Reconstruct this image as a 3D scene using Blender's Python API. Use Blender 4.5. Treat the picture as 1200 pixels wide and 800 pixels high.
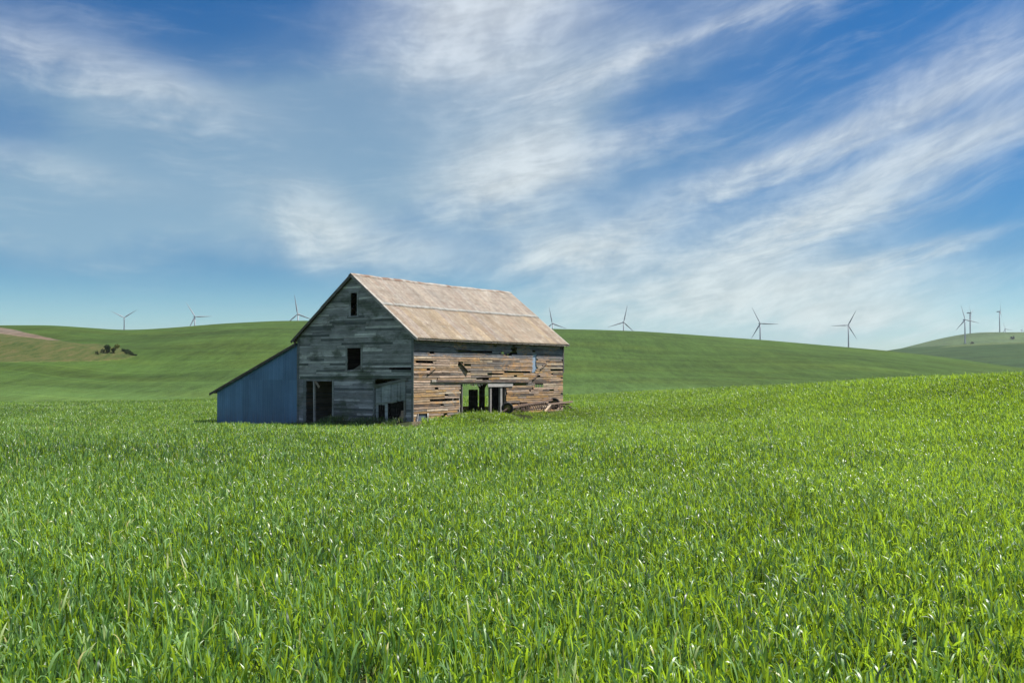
import bpy, bmesh, math, random
import numpy as np
from mathutils import Vector, Matrix

for o in list(bpy.data.objects):
    bpy.data.objects.remove(o)
R = math.radians
SC = bpy.context.scene
COL = SC.collection

# ------------------------------------------------------------------ camera
EYE = 2.9
cam_d = bpy.data.cameras.new('camera')
cam = bpy.data.objects.new('camera', cam_d)
COL.objects.link(cam)
cam_d.sensor_width = 36.0
cam_d.lens = 36.0 * 1170.0 / 1200.0
cam_d.clip_start = 0.1
cam_d.clip_end = 60000.0
cam.location = (0, 0, EYE)
cam.rotation_euler = (R(90) + math.atan(37.0 / 1170.0), 0, 0)
SC.camera = cam

# ------------------------------------------------------------------ light and exposure
SUN_AZ, SUN_EL = R(82.0), R(56.0)          # azimuth clockwise from the view direction (+Y)
SC.view_settings.view_transform = 'Standard'
SC.view_settings.look = 'None'
SC.view_settings.gamma = 1.0
SC.view_settings.use_curve_mapping = False
SC.view_settings.exposure = 0.75
sd = bpy.data.lights.new('sun', 'SUN')
sd.energy = 5.0
sd.angle = R(0.53)
sd.color = (1.0, 0.955, 0.88)
sun = bpy.data.objects.new('sun', sd)
COL.objects.link(sun)
to_sun = Vector((math.sin(SUN_AZ) * math.cos(SUN_EL), math.cos(SUN_AZ) * math.cos(SUN_EL), math.sin(SUN_EL)))
sun.rotation_euler = to_sun.to_track_quat('Z', 'Y').to_euler()
sun.location = (60, 10, 120)
SC.cycles.use_denoising = True
SC.cycles.max_bounces = 8
SC.cycles.diffuse_bounces = 3
SC.cycles.glossy_bounces = 3
SC.cycles.transmission_bounces = 3
SC.cycles.transparent_max_bounces = 8
SC.cycles.volume_bounces = 0
SC.cycles.caustics_reflective = False
SC.cycles.caustics_refractive = False
SC.cycles.sample_clamp_indirect = 6.0


class Nodes:
    """small helper to write node trees as expressions"""
    def __init__(self, nt):
        self.nt = nt
        nt.nodes.clear()

    def new(self, t, **kw):
        n = self.nt.nodes.new(t)
        for k, v in kw.items():
            setattr(n, k, v)
        return n

    def put(self, sock, v):
        if hasattr(v, 'is_linked') or hasattr(v, 'links'):
            self.nt.links.new(v, sock)
        else:
            if sock.type in ('RGBA',) and not isinstance(v, (int, float)) and len(v) == 3:
                v = (*v, 1.0)
            sock.default_value = v

    def m(self, op, a, b=0.0, c=0.0, clamp=False):
        n = self.new('ShaderNodeMath', operation=op)
        n.use_clamp = clamp
        self.put(n.inputs[0], a)
        self.put(n.inputs[1], b)
        self.put(n.inputs[2], c)
        return n.outputs[0]

    def add(self, a, b): return self.m('ADD', a, b)
    def sub(self, a, b): return self.m('SUBTRACT', a, b)
    def mul(self, a, b): return self.m('MULTIPLY', a, b)
    def clamp01(self, a): return self.m('ADD', a, 0.0, clamp=True)

    def mix(self, f, a, b, blend='MIX'):
        n = self.new('ShaderNodeMix', data_type='RGBA', blend_type=blend)
        self.put(n.inputs[0], f)
        self.put(n.inputs[6], a)
        self.put(n.inputs[7], b)
        return n.outputs[2]

    def vec(self, x, y, z):
        n = self.new('ShaderNodeCombineXYZ')
        for s, v in zip(n.inputs, (x, y, z)):
            self.put(s, v)
        return n.outputs[0]

    def noise(self, v, scale, detail=4.0, rough=0.55, dist=0.0, dim='3D'):
        n = self.new('ShaderNodeTexNoise', noise_dimensions=dim)
        if v is not None:
            self.put(n.inputs['Vector'], v)
        n.inputs['Scale'].default_value = scale
        n.inputs['Detail'].default_value = detail
        n.inputs['Roughness'].default_value = rough
        n.inputs['Distortion'].default_value = dist
        return n.outputs[0]

    def smooth(self, v, a, b, lo=0.0, hi=1.0):
        n = self.new('ShaderNodeMapRange', interpolation_type='SMOOTHSTEP')
        self.put(n.inputs[0], v)
        for i, q in enumerate((a, b, lo, hi)):
            n.inputs[1 + i].default_value = q
        return n.outputs[0]

    def mapping(self, v, scale=(1, 1, 1), rot=(0, 0, 0), loc=(0, 0, 0)):
        n = self.new('ShaderNodeMapping')
        self.put(n.inputs[0], v)
        n.inputs[1].default_value = loc
        n.inputs[2].default_value = rot
        n.inputs[3].default_value = scale
        return n.outputs[0]

    def attr(self, name, out=0):
        return self.new('ShaderNodeAttribute', attribute_name=name).outputs[out]

    def bump(self, h, strength=0.3, dist=0.02):
        n = self.new('ShaderNodeBump')
        n.inputs['Strength'].default_value = strength
        n.inputs['Distance'].default_value = dist
        self.put(n.inputs['Height'], h)
        return n.outputs[0]

    def principled(self, col, rough=0.8, metal=0.0, spec=0.3, normal=None):
        n = self.new('ShaderNodeBsdfPrincipled')
        self.put(n.inputs['Base Color'], col)
        self.put(n.inputs['Roughness'], rough)
        self.put(n.inputs['Metallic'], metal)
        self.put(n.inputs['Specular IOR Level'], spec)
        if normal is not None:
            self.put(n.inputs['Normal'], normal)
        return n.outputs[0]

    def out(self, s):
        n = self.new('ShaderNodeOutputMaterial')
        self.nt.links.new(s, n.inputs[0])


def material(name):
    m = bpy.data.materials.new(name)
    m.use_nodes = True
    return m, Nodes(m.node_tree)


# ------------------------------------------------------------------ sky
world = bpy.data.worlds.new('World')
SC.world = world
world.use_nodes = True


def build_sky():
    k = Nodes(world.node_tree)
    sky = k.new('ShaderNodeTexSky', sky_type='NISHITA')
    sky.sun_disc = False
    sky.sun_elevation = SUN_EL
    sky.sun_rotation = SUN_AZ
    sky.air_density = 1.0
    sky.dust_density = 0.6
    sky.ozone_density = 2.2
    sky.altitude = 300
    d = k.new('ShaderNodeTexCoord').outputs['Generated']
    sep = k.new('ShaderNodeSeparateXYZ')
    k.put(sep.inputs[0], d)
    x, y, z = sep.outputs
    deg = 180.0 / math.pi
    az = k.mul(k.m('ARCTAN2', x, y), deg)          # degrees right of +Y
    el = k.mul(k.m('ARCSINE', z), deg)             # degrees above the horizon
    # clear air: deeper and bluer upwards, as through a polariser
    tint = k.new('ShaderNodeValToRGB')
    k.put(tint.inputs[0], k.m('DIVIDE', el, 40.0, clamp=True))
    cr = tint.color_ramp
    cr.elements[0].position = 0.0
    cr.elements[0].color = (*SKY_RAMP[0][1], 1)
    cr.elements[1].position = SKY_RAMP[-1][0]
    cr.elements[1].color = (*SKY_RAMP[-1][1], 1)
    for p, c in SKY_RAMP[1:-1]:
        e = cr.elements.new(p)
        e.color = (*c, 1)
    col = k.mix(1.0, sky.outputs[0], tint.outputs[0], 'MULTIPLY')
    # streak coordinates: the cirrus runs up to the right, more so on the right
    flow = k.add(k.mul(az, 0.13), k.mul(k.mul(az, az), 0.0036))
    q = k.sub(el, flow)
    wob = k.noise(k.vec(k.mul(az, 0.055), k.mul(q, 0.10), 3.0), 1.0, 3.0)
    q2 = k.add(q, k.mul(k.sub(wob, 0.5), 5.0))
    a2 = k.add(az, k.mul(k.sub(wob, 0.5), 5.0))
    n_big = k.noise(k.vec(k.mul(a2, 0.085), k.mul(q2, 0.22), 0.0), 1.0, 6.0, 0.55)
    n_str = k.noise(k.vec(k.mul(a2, 0.14), k.mul(q2, 0.80), 7.0), 1.0, 6.0, 0.58)
    n_fine = k.noise(k.vec(k.mul(a2, 0.55), k.mul(q2, 3.0), 2.0), 1.0, 5.0, 0.62)
    n_puff = k.noise(k.vec(k.mul(a2, 0.40), k.mul(q2, 0.62), 11.0), 1.0, 8.0, 0.60)
    n_soft = k.noise(k.vec(k.mul(az, 0.10), k.mul(el, 0.17), 21.0), 1.0, 4.0, 0.5)
    a_w = k.add(az, k.mul(k.sub(n_puff, 0.5), 5.0))
    e_w = k.add(el, k.add(k.mul(k.sub(n_str, 0.5), 2.2), k.mul(k.sub(n_puff, 0.5), 1.6)))

    def blob(ca, ce, ra, re, tilt, wa, we):
        dx, dy = k.sub(wa, ca), k.sub(we, ce)
        c, s = math.cos(R(tilt)), math.sin(R(tilt))
        px = k.mul(k.add(k.mul(dx, c), k.mul(dy, s)), 1.0 / ra)
        py = k.mul(k.sub(k.mul(dy, c), k.mul(dx, s)), 1.0 / re)
        r2 = k.add(k.mul(px, px), k.mul(py, py))
        return k.m('EXPONENT', k.mul(r2, -1.0))
    a_s = k.add(az, k.mul(k.sub(n_soft, 0.5), 9.0))
    e_s = k.add(el, k.add(k.mul(k.sub(n_soft, 0.5), 3.5), k.mul(k.sub(n_big, 0.5), 3.0)))

    def total(rows, wa, we):
        t = None
        for ca, ce, ra, re, tilt, w in rows:
            bb = k.mul(blob(ca, ce, ra, re, tilt, wa, we), w)
            t = bb if t is None else k.add(t, bb)
        return t
    white = total(SKY_WHITE, a_w, e_w)
    soft = total(SKY_SOFT, a_s, e_s)
    grey = total(SKY_GREY, a_s, e_s)
    # elsewhere (behind and beside the view) plain streaked cirrus
    side = k.smooth(k.m('ABSOLUTE', az), 29.0, 45.0)
    white = k.add(white, k.mul(side, 0.42))
    tex = k.add(k.add(k.mul(n_big, 1.15), k.mul(n_str, 0.70)), k.add(k.mul(n_fine, 0.24), k.mul(n_puff, 0.95)))   # ~1.5 mean
    tex = k.smooth(tex, 1.10, 2.05)
    alpha_w = k.mul(white, k.add(0.22, k.mul(tex, 1.55)))
    alpha_s = k.mul(soft, k.add(0.42, k.add(k.mul(n_big, 0.45), k.add(k.mul(n_puff, 0.55), k.mul(tex, 0.25)))))
    wisps = k.mul(k.smooth(k.add(n_str, k.mul(k.sub(n_fine, 0.5), 0.35)), 0.44, 0.80), k.mul(k.smooth(n_big, 0.34, 0.64), 0.20))
    alpha_w = k.add(k.add(alpha_w, alpha_s), k.mul(wisps, k.smooth(el, 1.0, 6.0)))
    alpha_g = k.mul(grey, k.add(0.16, k.add(k.mul(n_big, 1.05), k.mul(n_puff, 0.55))))
    gcol = k.new('ShaderNodeValToRGB')
    k.put(gcol.inputs[0], k.m('DIVIDE', el, 22.0, clamp=True))
    gcol.color_ramp.elements[0].color = (*[c * CLOUD for c in (0.24, 0.415, 0.525)], 1)
    gcol.color_ramp.elements[1].color = (*[c * CLOUD for c in (0.105, 0.200, 0.355)], 1)
    col = k.mix(k.clamp01(alpha_g), col, gcol.outputs[0])
    wcol = k.new('ShaderNodeValToRGB')
    k.put(wcol.inputs[0], k.m('DIVIDE', el, 16.0, clamp=True))
    wcol.color_ramp.elements[0].color = (*[c * CLOUD for c in (0.56, 0.635, 0.61)], 1)
    wcol.color_ramp.elements[1].color = (*[c * CLOUD for c in (0.52, 0.575, 0.63)], 1)
    lum = k.add(0.86, k.mul(k.smooth(k.add(n_puff, k.mul(n_fine, 0.6)), 0.55, 1.05), 0.24))
    wc = k.mix(1.0, wcol.outputs[0], k.vec(lum, lum, lum), 'MULTIPLY')
    dens = k.sub(1.0, k.m('EXPONENT', k.mul(k.m('MAXIMUM', alpha_w, 0.0), -1.15)))
    col = k.mix(k.m('MINIMUM', dens, 0.95), col, wc)
    bg = k.new('ShaderNodeBackground')
    k.put(bg.inputs[0], col)
    bg.inputs[1].default_value = 0.074
    o = k.new('ShaderNodeOutputWorld')
    world.node_tree.links.new(bg.outputs[0], o.inputs[0])


SKY_RAMP = [(0.0, (0.86, 1.0, 1.0)), (0.075, (0.56, 0.84, 0.94)), (0.155, (0.17, 0.48, 0.71)), (0.5, (0.06, 0.42, 0.74)), (1.0, (0.04, 0.34, 0.68))]
CLOUD = 10.0
# azimuth, elevation, half length, half width (degrees), tilt, weight
SKY_WHITE = [
    (-2.0, 18.7, 3.9, 2.0, 12, 0.3),
    (0.5, 11.7, 2.9, 1.8, 20, 0.6),
    (6.8, 13.0, 5.9, 0.9, 16, 0.5),
    (9.2, 18.2, 8.3, 0.5, 15, 0.7),
    (4.9, 16.5, 7.8, 1.3, 16, 0.3),
    (13.5, 10.5, 7.4, 1.0, 17, 0.35),
    (18.9, 12.6, 9.3, 0.7, 19, 0.75),
    (23.6, 12.2, 5.4, 0.9, 20, 0.6),
    (25.2, 16.3, 5.4, 1.3, 22, 0.42),
    (24.8, 11.1, 5.9, 1.0, 18, 0.35),
    (4.4, 7.2, 3.7, 1.1, 4, 0.9),
    (7.8, 8.3, 2.9, 0.8, 12, 0.35),
    (16.9, 8.5, 4.9, 1.2, 17, 1.2),
    (12.5, 6.5, 7.4, 1.3, 18, 0.38),
    (20.6, 6.0, 5.4, 0.4, 14, 0.7),
    (14.4, 4.6, 9.3, 1.4, 6, 0.75),
    (18.9, 3.3, 5.9, 1.0, -4, 0.5),
    (7.8, 4.7, 7.4, 2.0, 0, 0.25),
    (-10.9, 8.4, 2.7, 1.4, -24, 0.4),
    (-7.3, 7.3, 4.4, 1.1, -10, 0.3),
    (-2.0, 9.6, 5.4, 1.3, 5, 0.25),
    (-24.8, 16.3, 6.9, 1.2, -14, 0.25),
    (-25.6, 10.8, 4.4, 0.7, -8, 0.22),
    (-20.2, 15.1, 5.9, 1.0, -12, 0.2),
    (21.5, 2.7, 5.4, 0.7, -2, 0.45),
]
SKY_SOFT = [
    (-2.0, 19.9, 5.1, 2.8, 8, 1.8),
    (0.5, 11.9, 3.9, 2.2, 15, 1.15),
    (4.9, 12.3, 5.4, 1.1, 14, 0.25),
    (4.4, 7.0, 4.4, 1.6, 6, 0.35),
    (13.5, 6.5, 7.4, 2.3, 12, 0.45),
    (15.3, 4.3, 8.8, 1.4, 2, 0.65),
    (-10.4, 8.2, 3.7, 2.0, -20, 0.55),
    (5.9, 18.0, 7.4, 1.8, 16, 0.3),
    (12.1, 11.0, 8.3, 1.0, 16, 0.3),
    (23.6, 14.8, 6.9, 1.6, 20, 0.28),
    (-5.9, 6.6, 7.8, 1.5, -4, 0.25),
    (-22.7, 15.9, 7.4, 1.8, -10, 0.26),
    (-25.2, 10.4, 6.9, 1.1, -6, 0.16),
    (24.0, 12.0, 5.9, 0.9, 18, 0.25),
]
SKY_GREY = [
    (-7.8, 14.1, 12.3, 3.9, 8, 1.25),
    (-0.5, 15.6, 8.3, 2.4, 10, 0.95),
    (-20.6, 9.2, 14.7, 2.3, 2, 1.1),
    (-13.0, 10.9, 12.7, 2.5, 5, 0.75),
    (7.8, 11.8, 7.4, 1.5, 16, 0.35),
    (-24.8, 13.6, 8.3, 2.0, -10, 0.5),
    (14.4, 2.2, 10.8, 1.2, 0, 0.3),
    (-16.7, 6.4, 20.6, 1.3, 0, 0.4),
    (-17.5, 14.3, 9.3, 1.9, -6, 0.65),
    (2.0, 8.6, 8.3, 1.5, 4, 0.35),
]
build_sky()

# ------------------------------------------------------------------ tagging and mesh helpers
def tag(o, label=None, cat=None, group=None, kind=None):
    if label: o['label'] = label
    if cat: o['category'] = cat
    if group: o['group'] = group
    if kind: o['kind'] = kind
    return o


def empty(name, loc=(0, 0, 0), rz=0.0):
    o = bpy.data.objects.new(name, None)
    o.empty_display_size = 0.5
    o.location = loc
    o.rotation_euler = (0, 0, rz)
    COL.objects.link(o)
    return o


def numpy_mesh(name, verts, quads, attrs=None, smooth=False, colors=None):
    me = bpy.data.meshes.new(name)
    nv, nq = len(verts), len(quads)
    me.vertices.add(nv)
    me.vertices.foreach_set('co', np.ascontiguousarray(verts, dtype=np.float32).ravel())
    me.loops.add(nq * 4)
    me.loops.foreach_set('vertex_index', np.ascontiguousarray(quads, dtype=np.int32).ravel())
    me.polygons.add(nq)
    me.polygons.foreach_set('loop_start', np.arange(0, nq * 4, 4, dtype=np.int32))
    if smooth:
        me.polygons.foreach_set('use_smooth', np.ones(nq, dtype=bool))
    for an, av in (attrs or {}).items():
        a = me.attributes.new(an, 'FLOAT', 'POINT')
        a.data.foreach_set('value', np.ascontiguousarray(av, dtype=np.float32))
    for an, av in (colors or {}).items():
        a = me.attributes.new(an, 'FLOAT_COLOR', 'POINT')
        a.data.foreach_set('color', np.ascontiguousarray(av, dtype=np.float32).ravel())
    me.update(calc_edges=True)
    return me


# ------------------------------------------------------------------ the lie of the land
def sstep(a, b, x):
    t = np.clip((x - a) / (b - a), 0, 1)
    return t * t * (3 - 2 * t)


def smooth_table(pts, lo, hi, step, sig):
    g = np.arange(lo, hi + step, step)
    v = np.interp(g, [p[0] for p in pts], [p[1] for p in pts])
    n = int(3 * sig / step)
    kx = np.exp(-0.5 * (np.arange(-n, n + 1) * step / sig) ** 2)
    kx /= kx.sum()
    v = np.convolve(np.pad(v, n, mode='edge'), kx, mode='valid')
    return g, v


# barn frame: local x runs along the sunlit wall, local y along the gable, origin at the near corner
BARN_O = np.array([-5.925, 60.0])
BARN_TH = 0.60265
BU = np.array([math.sin(BARN_TH), math.cos(BARN_TH)])
BV = np.array([-math.cos(BARN_TH), math.sin(BARN_TH)])
BARN_RZ = math.pi / 2 - BARN_TH


T_ALONG = smooth_table([(-80, .4), (0, .36), (15, .33), (30, .14), (45, -.26), (55, -.54), (75, -.56), (320, -.56)], -80, 320, 1.0, 5.0)
BROW_PTS = [(-90, -0.96), (-27.1, -0.06), (-24, 0.02), (-16.6, 0.28), (-10, 0.54), (-5, 0.64), (2, 0.64), (4.9, 0.82), (8.5, 1.39), (14.4, 2.08), (20, 2.64), (26.8, 3.09), (40, 3.44), (90, 3.44)]
# brow of the wheat field seen from the path: bearing, distance of the brow, height of the brow
T_BROW_D = smooth_table([(-90, 100), (6, 100), (9, 92), (14.4, 76), (26.8, 60), (40, 55), (90, 50)], -180, 180, 0.1, 1.0)
T_BROW_Z = smooth_table(BROW_PTS, -180, 180, 0.1, 1.0)
MAIN_PTS = [(-72.0, 9.25), (-52.05, 17.25), (-37.57, 24.48), (-27.15, 30.58), (-24.78, 31.15), (-22.72, 29.8), (-21.46, 28.91), (-20.18, 29.49), (-18.87, 30.76), (-16.2, 33.84), (-13.46, 35.86), (-12.06, 36.26), (-8.75, 36.39), (-2.94, 34.53), (2.45, 31.6), (4.89, 30.96), (7.31, 29.9), (9.7, 27.93), (14.38, 23.56), (18.87, 18.51), (20.61, 16.52), (23.14, 12.86), (25.18, 9.18), (26.76, 6.37), (30.89, 0.04), (37.57, -1.06), (50.11, 1.83), (71.01, 3.08)]
FAR_PTS = [(-72.0, 11.46), (-27.15, 62.45), (-18.87, 70.59), (0.0, 69.82), (13.46, 59.01), (17.99, 51.19), (20.18, 54.88), (20.82, 58.98), (21.89, 72.49), (23.14, 87.78), (24.17, 97.64), (24.98, 102.26), (25.97, 102.48), (27.15, 100.85), (30.89, 99.94), (40.52, 76.58), (58.38, 35.57)]
MID_PTS = [(-72.0, 1.71), (14.38, 9.11), (18.87, 23.52), (20.61, 32.9), (21.46, 35.71), (23.14, 37.68), (25.18, 40.26), (27.15, 41.12), (34.36, 39.94), (58.38, 10.97)]
# crest line of the main hill and of the far ridge: bearing in degrees, height of the crest
MAIN_R, FAR_R = 650.0, 2700.0
T_MAIN = smooth_table(MAIN_PTS, -180, 180, 0.05, 0.45)
T_FAR = smooth_table(FAR_PTS, -180, 180, 0.05, 0.3)
T_MID = smooth_table(MID_PTS, -180, 180, 0.05, 0.3)


def ground(X, Y):
    X = np.asarray(X, float)
    Y = np.asarray(Y, float)
    r = np.hypot(X, Y)
    phi = np.degrees(np.arctan2(X, Y))
    D = np.where(np.abs(phi) < 60, r * np.cos(np.radians(phi)), r * 0.5)
    bd, bz = np.interp(phi, *T_BROW_D), np.interp(phi, *T_BROW_Z)
    st = np.minimum(45, bd * 0.42)
    w = np.clip((D - st) / (bd - st), 0, 1) ** 1.4
    w = w * w * (3 - 2 * w)
    near = np.interp(np.minimum(Y, 100), *T_ALONG) + bz * w - 0.0011 * np.clip(D - bd, 0, 130) ** 2
    # the trodden rise on which the barn stands
    bx, by = (X - BARN_O[0]) * BU[0] + (Y - BARN_O[1]) * BU[1], (X - BARN_O[0]) * BV[0] + (Y - BARN_O[1]) * BV[1]
    gap = np.hypot(np.maximum(np.maximum(-0.3 - bx, bx - 17.3), 0), np.maximum(np.maximum(-1.7 - by, by - 6.0), 0))
    near = near + 0.50 * (1 - sstep(0.0, 2.2, gap))
    near = near - 0.42 * np.exp(-((bx + 1.0) / 7.0) ** 2 - ((by - 15.0) / 6.0) ** 2)
    near = near + 0.05 * np.sin(X * 0.31 + 1.0) * np.sin(Y * 0.23) * sstep(3, 20, r) * (1 - sstep(80, 120, r))
    H = np.interp(phi, *T_MAIN)
    t = np.clip((r - 225) / (MAIN_R - 225), 0, 1)
    prof = 0.45 * t + 0.55 * (t * t * (3 - 2 * t))
    und = (np.sin(X * 0.021 + 0.7 + Y * 0.006) * np.sin(Y * 0.019 + X * 0.004) * 1.6 + np.sin(X * 0.043 - Y * 0.025) * 0.6)
    hill = -7.0 + (H + 7.0) * prof + und * np.sin(math.pi * np.clip(t, 0, 1))
    # a low bank in front of the hill on the left
    hill = hill + 4.0 * np.exp(-((X + 205) / 62) ** 2 - ((Y - 395) / 24) ** 2)
    beyond = np.clip(r - MAIN_R, 0, None)
    hill = hill - np.minimum(0.00035 * beyond ** 2, 12 + 0.02 * beyond)
    mid = np.interp(phi, *T_MID)
    ridge_m = mid - 0.00006 * np.abs(r - 1500) ** 2
    far = np.interp(phi, *T_FAR)
    tf = np.clip((r - 1500) / (FAR_R - 1500), 0, 1)
    ridge_f = 0.0 + far * (0.2 * tf + 0.8 * tf ** 3) - np.clip(r - FAR_R, 0, None) * 0.02
    back = np.maximum(ridge_m, ridge_f)
    out = np.where(r < MAIN_R + 60, hill, np.maximum(hill, back))
    out = np.maximum(out, -20)
    w = sstep(125, 250, r)
    return near * (1 - w) + out * w


def gz(x, y):
    return float(ground(np.array([x]), np.array([y]))[0])


def barn_xy(a, b):
    p = BARN_O + a * BU + b * BV
    return float(p[0]), float(p[1])


def barn_local(X, Y):
    dx, dy = X - BARN_O[0], Y - BARN_O[1]
    return dx * BU[0] + dy * BU[1], dx * BV[0] + dy * BV[1]


def in_poly(X, Y, poly):
    inside = np.zeros(X.shape, bool)
    n = len(poly)
    for i in range(n):
        x1, y1 = poly[i]
        x2, y2 = poly[(i + 1) % n]
        if y1 == y2:
            continue
        c = ((y1 > Y) != (y2 > Y)) & (X < (x2 - x1) * (Y - y1) / (y2 - y1) + x1)
        inside ^= c
    return inside

# ------------------------------------------------------------------ ground sheet
BANK = [(-420, 560), (-330, 536), (-270, 504), (-243, 480), (-213, 462), (-192, 449), (-187, 455), (-158, 402), (-145, 384), (-147, 374), (-163, 353), (-175.6, 342), (-260, 328), (-420, 330)]
TRACK = [(-420, 600), (-330, 560), (-272, 528), (-240, 491), (-209, 462), (-214, 460), (-243, 478), (-270, 500), (-330, 528), (-420, 550)]
PALE = [(430, 1010), (560, 985), (640, 1120), (520, 1160)]


def build_ground():
    rr = np.concatenate([np.geomspace(0.4, 130, 150), np.arange(132, 720, 2.0), np.geomspace(724, 2600, 150), np.arange(2620, 2860, 20), np.geomspace(2900, 6000, 30)])
    aa = np.radians(np.concatenate([np.linspace(-180, -42, 70)[:-1], np.linspace(-42, 42, 560), np.linspace(42, 180, 70)[1:]]))
    RRg, AA = np.meshgrid(rr, aa, indexing='ij')
    X, Y = RRg * np.sin(AA), RRg * np.cos(AA)
    Z = ground(X, Y)
    nr, na = X.shape
    V = np.stack([X, Y, Z], -1).reshape(-1, 3)
    i, j = np.meshgrid(np.arange(nr - 1), np.arange(na - 1), indexing='ij')
    a = (i * na + j).ravel()
    Q = np.stack([a, a + 1, a + na + 1, a + na], -1)
    Q = Q[:, ::-1]
    V = np.vstack([V, [[0, 0, gz(0, 0)]]])
    # albedo by kind of ground (no light in it)
    C = np.zeros((nr * na + 1, 4), np.float32)
    C[:, 3] = 1
    x, y = V[:, 0], V[:, 1]
    r = np.hypot(x, y)
    crop_far = np.array([0.043, 0.078, 0.016])
    crop_low = np.array([0.070, 0.126, 0.034])
    soil = np.array([0.030, 0.040, 0.016])
    ridge = np.array([0.062, 0.100, 0.036])
    midc = np.array([0.036, 0.066, 0.026])
    t = sstep(240, 380, r)[:, None]
    c = crop_low * (1 - t) + crop_far * t
    w = sstep(108, 122, r)[:, None]
    c = soil * (1 - w) + c * w
    w = sstep(690, 740, r)[:, None]
    c = c * (1 - w) + midc * w
    w = sstep(1250, 1500, r)[:, None]
    c = c * (1 - w) + ridge * w
    m = in_poly(x, y, PALE)
    c[m] = (0.078, 0.112, 0.045)
    m = in_poly(x, y, BANK)
    c[m] = (0.095, 0.108, 0.036)
    bank = m.astype(np.float32)
    m = in_poly(x, y, TRACK)
    c[m] = (0.150, 0.122, 0.096)
    bank[m] = 0.35
    # bare earth inside the barn and hard by its walls
    bx, by = barn_local(x, y)
    m = (bx > -0.4) & (bx < 17.5) & (by > -0.8) & (by < 18.2)
    c[m] = (0.10, 0.085, 0.055)
    C[:, :3] = c
    near = 1 - sstep(112, 125, r)
    me = numpy_mesh('ground', V, Q, {'bank': bank, 'near': near}, True, {'albedo': C})
    mat, k = material('field_ground')
    geo = k.new('ShaderNodeNewGeometry').outputs['Position']
    alb = k.attr('albedo')
    n1 = k.noise(k.mapping(geo, (0.012, 0.022, 0.02)), 1.0, 5, 0.6)
    n2 = k.noise(k.mapping(geo, (0.10, 0.018, 0.03)), 1.0, 4, 0.6)
    n3 = k.noise(k.mapping(geo, (0.50, 0.07, 0.10)), 1.0, 4, 0.75)
    # drill passes that follow the contour
    sep = k.new('ShaderNodeSeparateXYZ')
    k.put(sep.inputs[0], geo)
    warp = k.mul(k.noise(k.mapping(geo, (0.006, 0.006, 0.006)), 1.0, 2), 110.0)
    band = k.noise(k.vec(k.mul(k.add(sep.outputs[1], k.add(k.mul(sep.outputs[0], 0.22), warp)), 0.055), k.mul(sep.outputs[0], 0.0022), 0.0), 1.0, 3, 0.55)
    f = k.add(k.add(k.mul(k.sub(n1, 0.5), 0.9), k.mul(k.sub(n2, 0.5), 0.75)), k.add(k.mul(k.sub(n3, 0.5), 1.1), k.mul(k.sub(band, 0.5), 0.95)))
    # tramlines: pale wheel tracks along the contour, fading in and out
    cc = k.add(sep.outputs[1], k.add(k.mul(sep.outputs[0], 0.22), warp))
    tram = k.mul(k.smooth(k.m('SINE', k.mul(cc, 0.21)), 0.955, 0.995), k.smooth(k.noise(k.mapping(geo, (0.01, 0.01, 0.01), loc=(4, 4, 4)), 1.0, 3), 0.46, 0.60))
    f = k.add(f, k.mul(tram, 0.30))
    grain = k.noise(k.mapping(geo, (1.1, 0.15, 0.3)), 1.0, 5, 0.8)
    f = k.add(f, k.mul(k.sub(grain, 0.5), 0.9))
    val = k.m('MAXIMUM', k.add(1.0, f), 0.25)
    col = k.mix(1.0, alb, k.vec(val, val, val), 'MULTIPLY')
    warm = k.smooth(k.noise(k.mapping(geo, (0.02, 0.035, 0.05)), 1.0, 4), 0.42, 0.68)
    col = k.mix(k.mul(warm, 0.35), col, k.mix(1.0, col, (1.35, 1.05, 0.75, 1), 'MULTIPLY'))
    # dry bank: tufts of green, straw and bare earth
    bk = k.attr('bank', 2)
    pn = k.noise(k.mapping(geo, (0.42, 0.085, 0.22)), 1.0, 6, 0.80)
    dry = k.new('ShaderNodeValToRGB')
    k.put(dry.inputs[0], pn)
    e = dry.color_ramp.elements
    e[0].position, e[0].color = 0.34, (0.030, 0.056, 0.014, 1)
    e[1].position, e[1].color = 0.66, (0.105, 0.088, 0.038, 1)
    q = e.new(0.50)
    q.color = (0.066, 0.080, 0.024, 1)
    col = k.mix(k.smooth(bk, 0.6, 0.9), col, dry.outputs[0])
    bmp = k.bump(k.add(k.noise(geo, 0.8, 5, 0.7), k.mul(n3, 0.5)), 0.9, 0.35)
    k.out(k.principled(col, 0.95, spec=0.08, normal=bmp))
    me.materials.append(mat)
    o = bpy.data.objects.new('ground', me)
    COL.objects.link(o)
    tag(o, 'rolling green field rising to bare hills behind the barn', 'ground', kind='structure')


build_ground()


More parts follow.
